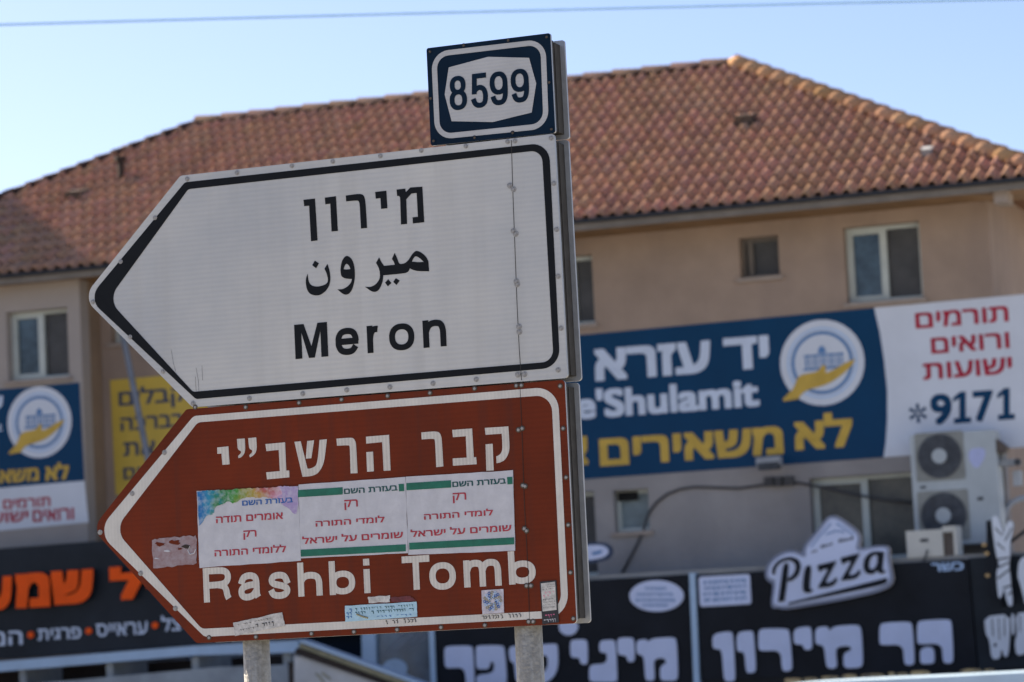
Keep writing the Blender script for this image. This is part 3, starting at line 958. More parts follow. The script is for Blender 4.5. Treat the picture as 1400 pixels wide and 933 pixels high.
s1 = sign_board('shop_sign', 'black shop sign with large pale Hebrew letters and an oval logo behind the right pole', G, [(592, 806), (941, 785.5), (950, 1000), (600, 1015)], -.038, .06, 'shop_black')
k6 = crop(590, 840, 3.784)
sup = [
    [[(65, 180), (80, 165), (200, 162), (215, 178), (222, 360, 1), (180, 362, 1), (170, 275), (80, 280), (68, 268)]],
    [[(228, 175), (240, 162), (360, 160), (378, 175), (390, 345), (378, 365), (235, 370), (228, 315), (320, 305), (325, 250), (305, 245), (300, 270), (290, 285), (240, 285), (230, 270)]],
    [[(397, 170), (455, 160), (465, 172), (475, 350), (435, 352), (428, 250), (405, 245)]],
    [[(500, 165), (640, 150), (652, 165), (655, 270), (630, 330), (570, 365), (520, 350), (495, 280)], [(545, 215), (600, 210), (602, 270), (575, 310), (550, 280)]],
    [[(717, 145), (730, 132), (795, 130), (806, 145), (808, 250), (795, 262), (770, 255), (765, 225), (730, 225), (718, 215)]],
    [[(868, 150), (880, 135), (940, 132), (952, 148), (962, 340), (950, 352), (830, 352), (815, 340), (815, 275), (830, 260), (905, 255), (908, 200), (880, 200), (868, 190)]],
    [[(960, 135), (972, 122), (1035, 120), (1048, 135), (1052, 235), (1040, 248), (1015, 245), (1008, 215), (975, 212), (962, 200)]],
    [[(1060, 135), (1110, 128), (1118, 145), (1140, 125), (1250, 118), (1268, 135), (1275, 325), (1262, 345), (1195, 345), (1182, 330), (1182, 275), (1200, 260), (1215, 250), (1205, 228), (1165, 228), (1148, 245), (1155, 330), (1145, 345), (1115, 345), (1105, 330), (1098, 215), (1070, 210), (1060, 195)]],
]
letters(s1, G, [[k6(l) for l in ls] for ls in sup], .062, .10, ['shop_white', 'shop_side'])
mb = MB()
mb.px(G, [circle(897.5, 815, 37, 21.5)], .061, .08, 0)
mb.build('oval_logo', 'shop_white', s1)
mb = MB()
for (x, y, wd) in ((897, 803, 30), (897, 811, 52), (897, 819, 56), (897, 826, 36)):
    for k in range(int(wd / 5)):
        xx = x - wd / 2 + k * 5
        mb.px(G, [[(xx, y + .2 * (xx - x) * -.1), (xx + 3.4, y - .05), (xx + 3.6, y + random.uniform(2.4, 4.4)), (xx + .6, y + random.uniform(2.5, 4))]], .083)
mb.build('small_print', 'ban_steel', s1)
MB().px(G, [circle(777, 857, 13, 12)], .061, .08).build('disc_logo', 'shop_white', s1)
MB().px(G, [[(584, 806), (591, 806), (599, 1015), (592, 1015)]], -.038, .09).build('edge_strip', 'trim_blue', s1)

s2 = sign_board('shop_sign', 'black shop sign with large pale Hebrew letters below the pizza cutout', G, [(951, 787), (1323, 764.5), (1336, 915), (958.5, 931)], -.038, .06, 'shop_black')
k7 = crop(950, 830, 3.111)
mer = [
    [[(945, 75), (955, 58), (1080, 52), (1092, 65), (1100, 225), (1090, 240), (1065, 240), (1055, 230), (1050, 155), (955, 160), (945, 150)]],
    [[(958, 175), (1015, 168), (1020, 230), (1010, 242), (965, 243), (958, 232)]],
    [[(785, 85), (795, 68), (910, 62), (925, 75), (935, 235), (925, 247), (900, 248), (890, 238), (885, 160), (795, 163), (785, 155)]],
    [[(512, 88), (565, 82), (572, 105), (590, 82), (690, 75), (708, 90), (715, 240), (705, 258), (645, 262), (632, 250), (632, 200), (650, 190), (668, 180), (655, 165), (610, 170), (598, 185), (605, 250), (595, 262), (570, 262), (558, 250), (550, 165), (520, 160), (512, 150)]],
    [[(420, 92), (485, 82), (495, 95), (500, 170), (490, 183), (465, 182), (458, 160), (430, 160), (420, 150)]],
    [[(270, 105), (285, 92), (390, 92), (403, 105), (415, 260), (405, 272), (380, 275), (370, 262), (365, 185), (285, 188), (270, 180)]],
    [[(177, 108), (240, 100), (250, 112), (260, 268), (250, 280), (225, 282), (217, 270), (210, 190), (188, 192), (178, 182)]],
    [[(75, 115), (150, 103), (162, 115), (172, 300), (165, 318), (132, 318), (122, 300), (115, 180), (85, 180), (75, 170)]],
]
letters(s2, G, [[k7(l) for l in ls] for ls in mer], .062, .10, ['shop_white', 'shop_side'])
MB().px(G, [fillet([(955, 789), (1025, 785), (1027, 826), (957, 830)], 4)], .061, .08).build('plate_logo', 'shop_white', s2)
mb = MB()
for row in range(4):
    for k in range(10):
        x, y = 962 + k * 6 + random.uniform(-1, 1), 795 + row * 8 - k * .35
        mb.px(G, [[(x, y), (x + 4, y - .3), (x + 4.2, y + random.uniform(2.5, 5)), (x + .8, y + random.uniform(2.5, 5))]], .083)
mb.build('small_print', 'ban_steel', s2)
MB().text(G, 'כשר', (1274, 782), (1317, 768), .064, None, .03).build('small_lettering', 'ban_sky', s2)
MB().px(G, [[(942, 784), (950, 783.5), (959, 1000), (951, 1000)]], -.038, .09).build('edge_strip', 'trim_blue', s2)

# pizza cutout
k5 = crop(1040, 690, 5.83)
pz = thing('pizza_sign', 'white cutout sign reading Pizza with a chef hat shape, above the black shop sign', 'shop sign', G.W(*G.uv((1135, 832), .1), .1))
out = [(95, 830), (80, 790), (100, 630), (60, 615), (30, 570), (45, 490), (95, 425), (170, 378), (260, 362), (330, 395), (335, 355), (360, 305), (450, 200), (520, 110), (565, 85), (615, 95), (720, 165), (780, 220), (800, 270), (785, 345), (830, 345), (900, 330), (1000, 325), (1030, 350), (1025, 420), (1050, 540), (1060, 600), (1030, 660), (900, 710), (560, 780), (250, 830), (180, 838), (140, 825)]
MB().px(G, [chaikin(k5(out))], .10, .17, 0, 1).build('backing', ['shop_side', 'cream'], pz)
inn = [(112, 800), (100, 780), (122, 600), (75, 590), (55, 560), (70, 490), (120, 435), (185, 398), (265, 385), (345, 425), (365, 410), (362, 360), (385, 315), (470, 215), (535, 130), (565, 110), (610, 118), (705, 185), (760, 230), (775, 270), (755, 350), (780, 372), (830, 365), (900, 352), (990, 345), (1008, 360), (1003, 425), (1025, 540), (1030, 595), (1008, 636), (890, 685), (555, 755), (245, 805), (175, 812)]
MB().px(G, [chaikin(k5(inn))], .171, .185).build('face', 'shop_white', pz)
glyphs = [
    [[(180, 470), (225, 462), (212, 600), (188, 772, 1), (138, 778, 1), (160, 620)]],
    [[(112, 560), (90, 560), (92, 500), (145, 440), (230, 412), (300, 435), (322, 490), (305, 560), (258, 605), (216, 615, 1), (218, 588, 1), (250, 568), (276, 525), (278, 480), (250, 450), (205, 444), (150, 468), (118, 510)]],
    [[(350, 492), (407, 480), (388, 660), (400, 682), (420, 672), (400, 705), (350, 705), (330, 670)]],
    [[(450, 485, 1), (602, 447, 1), (592, 478), (505, 632), (575, 612), (600, 575), (612, 605), (575, 655), (455, 668, 1), (468, 635), (545, 508), (490, 520), (465, 545)]],
    [[(635, 425, 1), (787, 387, 1), (777, 418), (690, 572), (760, 552), (785, 515), (797, 545), (760, 595), (640, 608, 1), (653, 575), (730, 448), (675, 460), (650, 485)]],
    [[(985, 378, 1), (968, 520), (985, 532), (1000, 522), (985, 550), (945, 552), (930, 525), (895, 558), (840, 552), (815, 505), (825, 430), (865, 385), (920, 370)], [(928, 400), (895, 405), (868, 440), (862, 500), (880, 520), (912, 505), (930, 460)]],
    [[(215, 785, 1), (1005, 583, 1), (1010, 622), (950, 650), (225, 797, 1)]],
]
for ls in glyphs[:-1]:
    MB().px(G, [chaikin(k5(l)) for l in ls], .187, .20).build('letter', 'sign_navy' if False else 'shop_black', pz)
MB().px(G, [chaikin(k5(glyphs[-1][0]))], .187, .20).build('underline', 'shop_black', pz)
mb = MB()
for (x0, y0, x1, y1, h) in ((405, 388, 455, 372, 26), (480, 352, 580, 318, 30), (622, 305, 745, 278, 36)):
    n = max(3, int((x1 - x0) / 22))
    for k in range(n):
        a, b = k / n, (k + .72) / n
        xa, xb = x0 + (x1 - x0) * a, x0 + (x1 - x0) * b
        ya, yb = y0 + (y1 - y0) * a, y0 + (y1 - y0) * b
        hh = h * random.uniform(.55, 1)
        mb.px(G, [k5([(xa, ya), (xb, yb), (xb - 4, yb - hh), (xa - 2, ya - hh * .8)])], .188)
mb.build('small_print', 'shop_black', pz)
mb = MB()
for a in (((560, 150), (470, 250), (400, 340)), ((600, 150), (680, 200), (740, 245)), ((520, 240), (600, 210), (670, 220))):
    mb.tube([PT(G, p, .186) for p in k5(a)], .008, 6)
mb.build('hat_outline', 'ban_steel', pz)
MB().bar(PT(G, (1085, 830), .03), PT(G, (1087, 775), .03), .05, .08, G.u).bar(PT(G, (1185, 812), .03), PT(G, (1187, 755), .03), .05, .08, G.u).build('bracket', 'grey_box', pz)

# far right sign with jagged white letters
kr = crop(1300, 680, 3.69)
s4 = sign_board('shop_sign', 'slate sign board with jagged white cutout letters at the right edge of the photo', G, [(1325, 763), (1520, 752), (1533, 905), (1338, 915)], -.037, .04, 'shop_slate')
jag = [
    [[(205, 102), (222, 94), (240, 100), (262, 165), (268, 190), (285, 125), (300, 117), (318, 130), (312, 180), (298, 225), (300, 300), (292, 330), (302, 420), (314, 545), (292, 552), (275, 500), (272, 465), (262, 480), (252, 512), (240, 505), (232, 440), (230, 370), (245, 345), (228, 290), (215, 200)]],
    [[(345, 310), (400, 290), (420, 520), (380, 560), (350, 440), (335, 400)]],
]
for ls in jag:
    MB().px(G, [chaikin([(p[0], p[1]) for p in kr(l)], 1) for l in ls], .16, .22, 0, 1).build('letter', ['ban_white', 'orange_side'], s4)
for q, pts in enumerate(([(222, 150), (262, 190), (262, 198), (222, 160)], [(232, 225), (272, 262), (272, 270), (232, 235)], [(232, 310), (294, 300), (294, 308), (232, 320)], [(240, 350), (292, 325), (292, 333), (240, 360)],
                         [(236, 405), (296, 360), (297, 369), (237, 416)], [(272, 215), (306, 150), (309, 158), (275, 226)], [(262, 455), (305, 440), (306, 449), (263, 464)], [(288, 490), (309, 470), (310, 480), (289, 500)])):
    MB().px(G, [kr(pts)], .222).build('letter_cut', 'shop_slate', s4)
for q, pts in enumerate(([(205, 612), (210, 612), (216, 700), (210, 700)], [(238, 610), (243, 610), (248, 720), (243, 720)], [(268, 606), (273, 606), (274, 700), (268, 700)], [(345, 595), (350, 595), (352, 680), (347, 680)])):
    MB().px(G, [kr(pts)], .112).build('letter_cut', 'shop_slate', s4)
low_ = [
    [[(168, 603), (296, 588), (298, 700), (290, 800), (270, 808), (255, 760), (248, 815), (205, 818), (195, 720), (175, 690)], [(215, 740), (230, 735), (232, 752), (217, 757)]],
    [[(302, 590), (320, 587), (322, 690), (308, 700)]],
    [[(325, 588), (400, 575), (398, 690), (380, 790), (330, 800), (322, 730), (335, 690)]],
]
for ls in low_:
    MB().px(G, [chaikin([(p[0], p[1]) for p in kr(l)], 1) for l in ls], .041, .11, 0, 1).build('letter', ['ban_white', 'orange_side'], s4)
MB().px(G, [kr([(178, 120), (200, 115), (262, 555), (185, 500)])], .041, .155).build('letter_backing', 'shop_black', s4)
for k, (x, y) in enumerate(((1345, 745), (1349, 757), (1350, 787))):
    MB().px(G, [circle(x, y, 3.2, 2.6, 12)], .04, .16).build('fixing', 'gold_bright', s4)

# round-ended hanging sign half hidden by the sign's right edge
hs = MB()
hc = G.uv((805, 754), -.3)
hs.px(G, [chaikin([(770, 745), (800, 742), (825, 741), (836, 748), (837, 758), (828, 767), (800, 771), (770, 772)], 2)], -.30, -.24, 1)
hs.px(G, [chaikin([(772, 749), (800, 746), (822, 745), (831, 750), (832, 757), (824, 763), (800, 767), (772, 768)], 2)], -.239, -.225, 0)
hr_ = thing('round_sign', 'small white sign with rounded dark rim just right of the sign posts', 'sign', G.W(hc[0], hc[1] - .15, -.3))
hs.build('plate', ['shop_white', 'ban_navy'], hr_)
MB().px(G, [[(809, 755), (824, 752), (822, 757), (810, 760)]], -.223).build('small_print', 'ban_steel', hr_)
MB().bar(PT(G, (800, 772), -.27), PT(G, (802, 800), -.27), .03, .03, G.u).build('bracket', 'grey_box', hr_)

# ------------------------------------------------------------------ left shop sign and awning
ls_ = sign_board('shop_sign', 'dark shop sign with orange raised letters at the lower left', GL, [(-180, 764), (300, 727), (305, 879), (-180, 915)], -.25, .0, 'shop_slate')
for ch, a, b in (('ש', (225, 598), (405, 440)), ('מ', (68, 612), (214, 455)), ('ע', (-75, 625), (50, 470)), ('ל', (480, 578), (622, 452)), ('י', (640, 560), (720, 440))):
    MB().text(GL, ch, P(c2, *a), P(c2, *b), .05, .11, .055, m=0, ms=1).build('letter', ['orange', 'orange_side'], ls_)
for wd, a, b in (('המבורגר', (-300, 790), (96, 708)), ('פרגית', (165, 752), (352, 692)), ('עראייס', (420, 735), (642, 668)), ('שניצל', (705, 712), (900, 648))):
    MB().text(GL, wd, P(c2, *a), P(c2, *b), .004, None, .014).build('lettering', 'ban_txt', ls_)
for x, y in ((132, 727), (385, 710), (674, 686)):
    MB().px(GL, [circle(*P(c2, x, y), 4.2, 4.6, 14)], .004, .03).build('bullet_dot', 'orange', ls_)

aw = thing('awning', 'pale blue edged awning with rafters under the dark shop sign', 'awning', GL.W(GL.uv((200, 890))[0], 0, .3))
MB().px(GL, [[(-180, 918.5), (0, 904.5), (262, 883.5), (407, 876), (408, 892), (262, 896.5), (0, 918.5), (-180, 933)]], .0, .16).build('fascia', 'trim_blue', aw)
for x, y in ((30, 917), (149, 910), (266, 902), (391, 896)):
    t_ = PT(GL, (x, y), .06)
    MB().box(GL, GL.uv((x, y), .06)[0] - .045, GL.uv((x, y), .06)[0] + .045, t_.z - .30, t_.z + .03, -1.2, .05).build('rafter', 'tarp_grey', aw)
dk = MB()
u0_, v0_ = GL.uv((-180, 960), -.7)
u1_, v1_ = GL.uv((410, 893), -.7)
dk.box(GL, u0_, u1_, 0, v1_ - .02, -1.28, -.95)
dk.build('back_wall', 'wood_dark', aw)
MB().px(GL, [[(-180, 955), (80, 932), (300, 912), (396, 909), (398, 960), (-180, 990)]], .18, .22).build('lower_sheet', 'tarp_grey', aw)
for x in (-120, 385):
    uu = GL.uv((x, 930), .1)[0]
    MB().box(GL, uu - .04, uu + .04, 0, GL.uv((x, 915), .1)[1], .06, .14).build('post', 'grey_box', aw)

# stall with a sloping white side beyond the left pole
ST = Plane(0, 0, base=F, off=3.2)
stl = thing('market_stall', 'white market stall with a roof edge sloping down right, low between the two sign poles', 'stall', ST.W(ST.uv((470, 930))[0], 0, 0))
MB().px(ST, [[(402, 897), (425, 899), (560, 948), (562, 1200), (402, 1200)]], -.04, .0).build('side_sheet', 'tarp', stl)
MB().px(ST, [[(408, 874.5), (418, 877), (640, 957), (640, 962), (412, 879)]], -.12, .10).build('roof_sheet', 'trim_blue', stl)
MB().px(ST, [[(410, 879.6), (640, 962.5), (640, 970), (408, 885.5)]], -.3, .06).build('roof_edge', 'olive', stl)
MB().px(ST, [[(405, 886.5), (640, 971), (640, 977), (402, 894)]], -.3, .05).build('roof_beam', 'wood_dark', stl)
for x in (397, 640):
    uu = ST.uv((x, 950), 0)[0]
    MB().box(ST, uu - .035, uu + .035, 0, ST.uv((x, 905 if x < 500 else 975), 0)[1], -.12, -.05).build('post', 'wood_dark', stl)
mb = MB()
for pts in (((432, 921), (438, 927), (447, 940)), ((440, 920), (452, 929))):
    mb.tube([PT(ST, p, .004) for p in pts], .012, 6)
mb.build('fold_crease', 'olive', stl)

# glazed shop window bay and blue post between the stall and the black sign
GB = Plane(0, 0, base=F, off=.9)
bay = thing('shop_window', 'blue grey shop window with diagonal stripes and a pale post beside the black sign', 'shop window', GB.W(GB.uv((545, 930))[0], 0, 0))
MB().px(GB, [[(512, 866), (594, 860), (600, 1200), (520, 1205)]], -.06, -.02).build('pane', 'shop_glass', bay)
MB().px(GB, [[(494, 866), (513, 864.5), (520, 1205), (502, 1206)]], -.08, .05).build('post', 'trim_blue', bay)
MB().px(GB, [[(408, 855), (493.5, 850), (501, 1206), (420, 1210)]], -.5, -.45).build('dark_bay', 'sign_navy', bay)
MB().px(GB, [circle(540, 915, 17, 14)], -.018, -.010).build('round_decal', 'trim_blue', bay)
mb = MB()
for k in range(6):
    x = 516 + k * 13
    mb.px(GB, [[(x, 905 - k * 4), (x + 5, 901 - k * 4), (x + 38, 868 + k * -1.2), (x + 32, 868 + k * -1.2)]], -.0185) if x + 38 < 596 else None
mb.build('stripe', 'pipe', bay)
MB().px(GB, [[(400, 846), (600, 832), (601, 860), (400, 868)]], -.6, -.03).build('lintel', 'sign_navy', bay)
MB().box(GB, GB.uv((405, 860))[0], GB.uv((598, 860))[0], 0, GB.uv((500, 850))[1], -.898, -.62).build('back_wall', 'shop_slate', bay)

# ------------------------------------------------------------------ things on the facade
ac = thing('air_conditioner', 'tall twin fan outdoor air conditioner unit below the white end of the banner', 'air conditioner', F.W(F.uv((1305, 748), .5)[0], F.uv((1305, 748), .5)[1], .1))
AO = .52
a0, a1 = F.uv((1252.5, 748), AO), F.uv((1353, 588), AO)
cs = MB()
cs.shape(F, [fillet([(a0[0], a0[1]), (a1[0] + .06, a0[1]), (a1[0] + .06, a1[1]), (a0[0], a1[1])], .02, 3)], .16, AO)
cs.build('casing', 'ac_white', ac)
for cx, cy, r in ((1285, 624, 29), (1290.5, 705, 30)):
    c = F.uv((cx, cy), AO)
    rr = r / 110.0
    rec = MB().shape(F, [fillet([(c[0] - rr * 1.12, c[1] - rr * 1.1), (c[0] + rr * 1.12, c[1] - rr * 1.1), (c[0] + rr * 1.12, c[1] + rr * 1.1), (c[0] - rr * 1.12, c[1] + rr * 1.1)], .03, 3)], AO + .001, AO + .008)
    rp_ = rec.build('fan_panel', 'ac_beige', ac)
    fg = MB()
    fg.shape(F, [circle(c[0], c[1], rr)], AO + .009, AO + .014)
    for k in range(4):
        q = rr * (.45 + .17 * k)
        n = 28
        fg.tube([F.W(c[0] + q * math.cos(2 * math.pi * i / n), c[1] + q * math.sin(2 * math.pi * i / n), AO + .03) for i in range(n + 1)], .006, 6)
    for k in range(12):
        t = math.pi * k / 6
        fg.tube([F.W(c[0] + q_ * math.cos(t), c[1] + q_ * math.sin(t), AO + .03) for q_ in (rr * .3, rr)], .005, 6)
    fo = fg.build('fan_grille', 'grille', rp_)
    MB().shape(F, [circle(c[0], c[1], rr * .34, None, 20)], AO + .02, AO + .045).build('hub', 'ac_white', rp_)
MB().px(F, [chaikin([(1325, 614), (1347, 612), (1347, 626), (1338, 640), (1332, 640), (1324, 628)], 2)], AO + .001, AO + .006, off=AO).build('label_plate', 'ac_violet', ac)
MB().px(F, [[(1336, 680), (1344, 679.5), (1344.5, 684), (1336.5, 684.5)]], AO + .001, AO + .006).build('badge', 'ac_dark', ac)
MB().px(F, [[(1258, 665), (1266, 664.5), (1266, 668), (1258, 668.5)]], AO + .001, AO + .006).build('badge', 'ac_dark', ac)
for u_ in (a0[0] + .1, a1[0] - .05):
    MB().box(F, u_ - .03, u_ + .03, a0[1] - .06, a0[1] - .002, .0, AO + .02).box(F, u_ - .03, u_ + .03, a0[1] - .4, a0[1] - .061, .0, .05).build('bracket', 'brown_box', ac)

ac2 = thing('air_conditioner', 'small cream air conditioner box on the shop roof below the twin fan unit', 'air conditioner', G.W(*G.uv((1275, 770), -.1), -.1))
x0_, x1_ = G.uv((1241, 769), 0), G.uv((1288, 723.5), 0)
MB().box(G, x0_[0], x1_[0], gz + .052, x1_[1], -.35, .0).build('casing', 'ac_cream', ac2)
xr = G.uv((1307, 723), 0)[0]
MB().box(G, x1_[0] + .002, xr - .04, gz + .052, x1_[1] - .04, -.35, -.03).build('louvre', 'brown_box', ac2)
MB().box(G, xr - .038, xr, gz + .052, x1_[1] + .03, -.35, .0).build('side_panel', 'ac_cream', ac2)
MB().box(G, x1_[0] + .002, xr - .04, x1_[1] - .038, x1_[1] + .03, -.35, .0).build('top_panel', 'ac_cream', ac2)
MB().px(G, [[(1258, 737), (1269, 736.5), (1269, 741), (1258, 741.5)]], .001, .006).build('badge', 'ac_dark', ac2)
MB().tube([PT(G, (1262, 769), .02), PT(G, (1266, 760), .03), PT(G, (1268, 752), .02)], .012, 8).build('hose', 'ac_dark', ac2)

fl = thing('flood_light', 'small grey floodlight under the lower edge of the blue banner', 'floodlight', PT(F, (1050, 632), .02))
MB().px(F, [fillet([(1033, 626), (1066, 623.5), (1067, 636), (1034, 638.5)], 2)], .2, .34).build('housing', 'grey_box', fl)
MB().px(F, [[(1035, 634), (1065, 631.5), (1063, 641), (1037, 643)]], .22, .36).build('lens', 'ac_dark', fl)
MB().bar(PT(F, (1050, 630), .0), PT(F, (1050, 630), .21), .05, .05).build('arm', 'grey_box', fl)

wc = MB()
wc.tube([PT(F, p, .02) for p in ((1252, 688), (1210, 684), (1170, 677), (1130, 668), (1100, 662), (1080, 659), (1060, 658), (1040, 664), (1010, 668), (980, 667), (950, 666), (930, 669), (912, 676), (898, 687), (888, 700), (883, 712), (880, 725), (872, 743), (862, 762), (851, 783))], .017, 8)
tag(wc.build('wall_cable', 'cable', None, True), 'dark cable looping across the grey wall below the blue banner', 'cable')
jb = thing('junction_box', 'small dark clamps on the wall cable below the floodlight', 'junction box', PT(F, (1065, 659), .0))
for x, y, r in ((1053, 659, .055), (1066, 659, .045), (1080, 658, .06)):
    u_, v_ = F.uv((x, y))
    MB().box(F, u_ - r, u_ + r, v_ - .055, v_ + .055, .004, .09).build('clamp', 'cable', jb)

cc = thing('security_camera', 'brown and grey camera on a bracket right of the twin fan unit', 'camera', PT(F, (1370, 625), .0))
MB().px(F, [[(1346, 606), (1362, 600), (1378, 612), (1374, 619), (1350, 618)]], .3, .5).build('hood', 'brown_box', cc)
MB().px(F, [fillet([(1366, 629), (1392, 627), (1393, 636), (1367, 638)], 2)], .15, .35).build('body', 'grey_box', cc)
MB().px(F, [circle(1391, 632, 4.5, 5, 14)], .351, .39).build('lens', 'ac_dark', cc)
MB().bar(PT(F, (1372, 622), .0), PT(F, (1372, 622), .32), .06, .12).build('arm', 'grey_box', cc)
sd = thing('wall_socket', 'pair of pale boxes on the brown wall near the right edge', 'socket', PT(F, (1390, 655), .0))
MB().px(F, [fillet([(1384, 644), (1396, 643), (1397, 664), (1385, 665)], 2)], .004, .07).build('box', 'pale_pipe', sd)
cd = MB().tube([PT(F, p, .05) for p in ((1371, 722), (1372, 708), (1376, 696), (1384, 687), (1395, 682), (1410, 681), (1430, 690))], .034, 10)
tag(cd.build('conduit', 'pale_pipe', None, True), 'pale bent conduit on the wall above the jagged letters', 'conduit')
bc = MB().tube([PT(F, p, .06) for p in ((1380, 742), (1390, 735), (1402, 726), (1420, 712))], .022, 8)
tag(bc.build('cable', 'cable', None, True), 'short black cable at the right edge under the conduit', 'cable')

# gold light spots and white canopy at the lower right
CP = Plane(0, 0, base=F, off=4.0)
cn = thing('canopy', 'white canopy with light spots built in bright gold at the lower right corner', 'canopy', CP.W(CP.uv((1300, 930))[0], 0, 0))
MB().px(CP, [chaikin([(1040, 940), (1120, 930), (1200, 925.5), (1330, 920), (1440, 914), (1560, 908), (1570, 1010), (1040, 1030)], 2)], .0, 1.6, off=.0).build('sheet', 'trim_blue', cn)
for k, (x0, x1, t) in enumerate(((1072, 1095, 7), (1098, 1116, 6), (1122, 1146, 8), (1150, 1170, 9), (1176, 1208, 8), (1214, 1222, 8), (1226, 1240, 6), (1244, 1270, 9), (1312, 1342, 9), (1345, 1358, 6))):
    y = 931 - (x0 - 1080) * .052
    if x0 > 1300:
        y += 1
    MB().px(CP, [chaikin([(x0, y - t * .45), ((x0 + x1) / 2, y - t * .6), (x1, y - t * .5), (x1 + 1, y + t * .5), (x0 + 2, y + t * .55)], 2)], -.06, -.005).build('light_spot', 'gold_bright', cn)  # bright spots of light put in as gold-coloured pieces
for x in (1080, 1540):
    uu = CP.uv((x, 950), .8)[0]
    MB().box(CP, uu - .04, uu + .04, 0, CP.uv((x, 950), .8)[1], .75, .83).build('post', 'grey_box', cn)

# power line across the sky
PLN = Plane(700, 10, 30.0, R_(3))
pts = []
for k in range(33):
    x = -500 + k * 75
    y = 34 - (x / 1400) * 35 - 3.5 * (1 - ((x - 700) / 1200) ** 2) + 2.4
    pts.append(PT(PLN, (x, y), 0))
tag(MB().tube(pts, .0125, 8).build('power_line', 'wire', None, True), 'single thin power line crossing the sky above everything', 'power line')

# ------------------------------------------------------------------ the road sign
TH = 0.15
gnd = S.W(*S.uv((540, 880)), -.07)
sign = thing('road_sign', 'direction sign with white and brown arrow panels and 8599 plate on two poles', 'road sign', Vector((gnd.x, gnd.y, 0)))


def panel(name, pts, rads, face, frame_pts=None):
    uv = [S.uv(p) for p in pts]
    lp = fillet(uv, rads)
    p = MB()
    p.shape(S, [lp], -.012, 0.0, 0, 1)
    po = p.build(name, [face, 'alu'], sign)
    cx, cy = sum(q[0] for q in uv) / len(uv), sum(q[1] for q in uv) / len(uv)
    def inset(d):
        out = []
        n = len(uv)
        for i in range(n):
            a, b, c = Vector(uv[i - 1]), Vector(uv[i]), Vector(uv[(i + 1) % n])
            e1, e2 = (b - a).normalized(), (c - b).normalized()
            n1, n2 = Vector((-e1.y, e1.x)), Vector((-e2.y, e2.x))
            m_ = Vector((cx, cy)) - b
            if n1.dot(m_) < 0:
                n1, n2 = -n1, -n2
            bi = (n1 + n2).normalized()
            out.append(tuple(b + bi * (d / max(.3, bi.dot(n1)))))
        return fillet(out, [max(0, r - d) for r in rads])
    MB().shape(S, [inset(.009)], -.020, -.0125).shape(S, [inset(.014)], -.066, -.0205).shape(S, [inset(.016)], TH * -1 + .013, -.082).build('frame_channel', 'channel', po)
    MB().shape(S, [inset(.035)], -.0815, -.0665).build('frame_gap', 'gap', po)
    MB().shape(S, [lp], -TH, -TH + .012).build('back_plate', 'alu', po)
    return po


GL_ = {
    'h': [[(0, 0), (0, 1)], [(0, .40, 1), (.06, .50), (.25, .62), (.55, .645), (.88, .60), (1, .44), (1, .2), (1, 0)]],
    'b': [[(0, 0), (0, 1)], ('ring', .04, 1, 0, .635)],
    'n': [[(0, 0), (0, 1)], [(0, .55, 1), (.08, .78), (.28, .96), (.58, 1.0), (.88, .94), (1, .68), (1, .3), (1, 0)]],
    'm': [[(0, 0), (0, 1)], [(0, .6, 1), (.06, .85), (.16, .98), (.30, 1.0), (.44, .95), (.5, .72), (.5, .3), (.5, 0)], [(.5, .6, 1), (.56, .85), (.66, .98), (.80, 1.0), (.94, .95), (1, .72), (1, .3), (1, 0)]],
    'r': [[(0, 0), (0, 1)], [(0, .5, 1), (.12, .78), (.4, .95), (.75, .97), (.9, .96)]],
    'o': [('ring', 0, 1, 0, 1)],
    'e': [[(.02, .5), (.98, .5)], [(1, .49, 1), (.98, .72), (.84, .94), (.5, 1.0), (.16, .94), (0, .70), (0, .5), (0, .30), (.16, .06), (.5, 0), (.80, .05), (.97, .26)]],
    'a': [[(.07, .74), (.16, .92), (.5, 1.0), (.82, .93), (.90, .72), (.90, .4), (.90, .12), (.97, 0)], [(.90, .62, 1), (.78, .57), (.4, .54), (.08, .44), (0, .25), (.08, .05), (.36, -.01), (.68, .06), (.88, .28, 1)]],
    's': [[(.95, .70), (.84, .94), (.5, 1.0), (.14, .94), (.04, .74), (.14, .59), (.5, .51), (.86, .43), (1, .26), (.86, .06), (.5, 0), (.12, .06), (.01, .29)]],
    'i': [[(.5, 0), (.5, .632)], [(.5, .985), (.5, 1.0)]],
    'T': [[(0, 1), (1, 1)], [(.5, 0), (.5, 1)]],
    'R': [[(0, 0), (0, 1)], [(0, 1, 1), (.55, 1), (.88, .97), (1, .77), (.88, .54), (.55, .49), (0, .49, 1)], [(.5, .49, 1), (.78, .45), (.88, .3), (.90, .12), (.97, 0)]],
    '8': [('ring', .06, .94, .53, 1), ('ring', 0, 1, 0, .53)],
    '5': [[(.92, 1), (.17, 1)], [(.17, 1), (.10, .48)], [(.07, .44, 1), (.2, .56), (.55, .63), (.9, .54), (1, .32), (.9, .07), (.5, 0), (.12, .07), (0, .25)]],
    '9': [('ring', 0, 1, .37, 1), [(1, .72, 1), (1, .55), (1, .30), (.86, .05), (.48, 0), (.14, .05), (.02, .24)]],
}
GP_ = {'M': [(0, 0), (0, 1), (.29, 1), (.5, .34), (.71, 1), (1, 1), (1, 0), (.79, 0), (.79, .76), (.59, 0), (.41, 0), (.21, .76), (.21, 0)]}


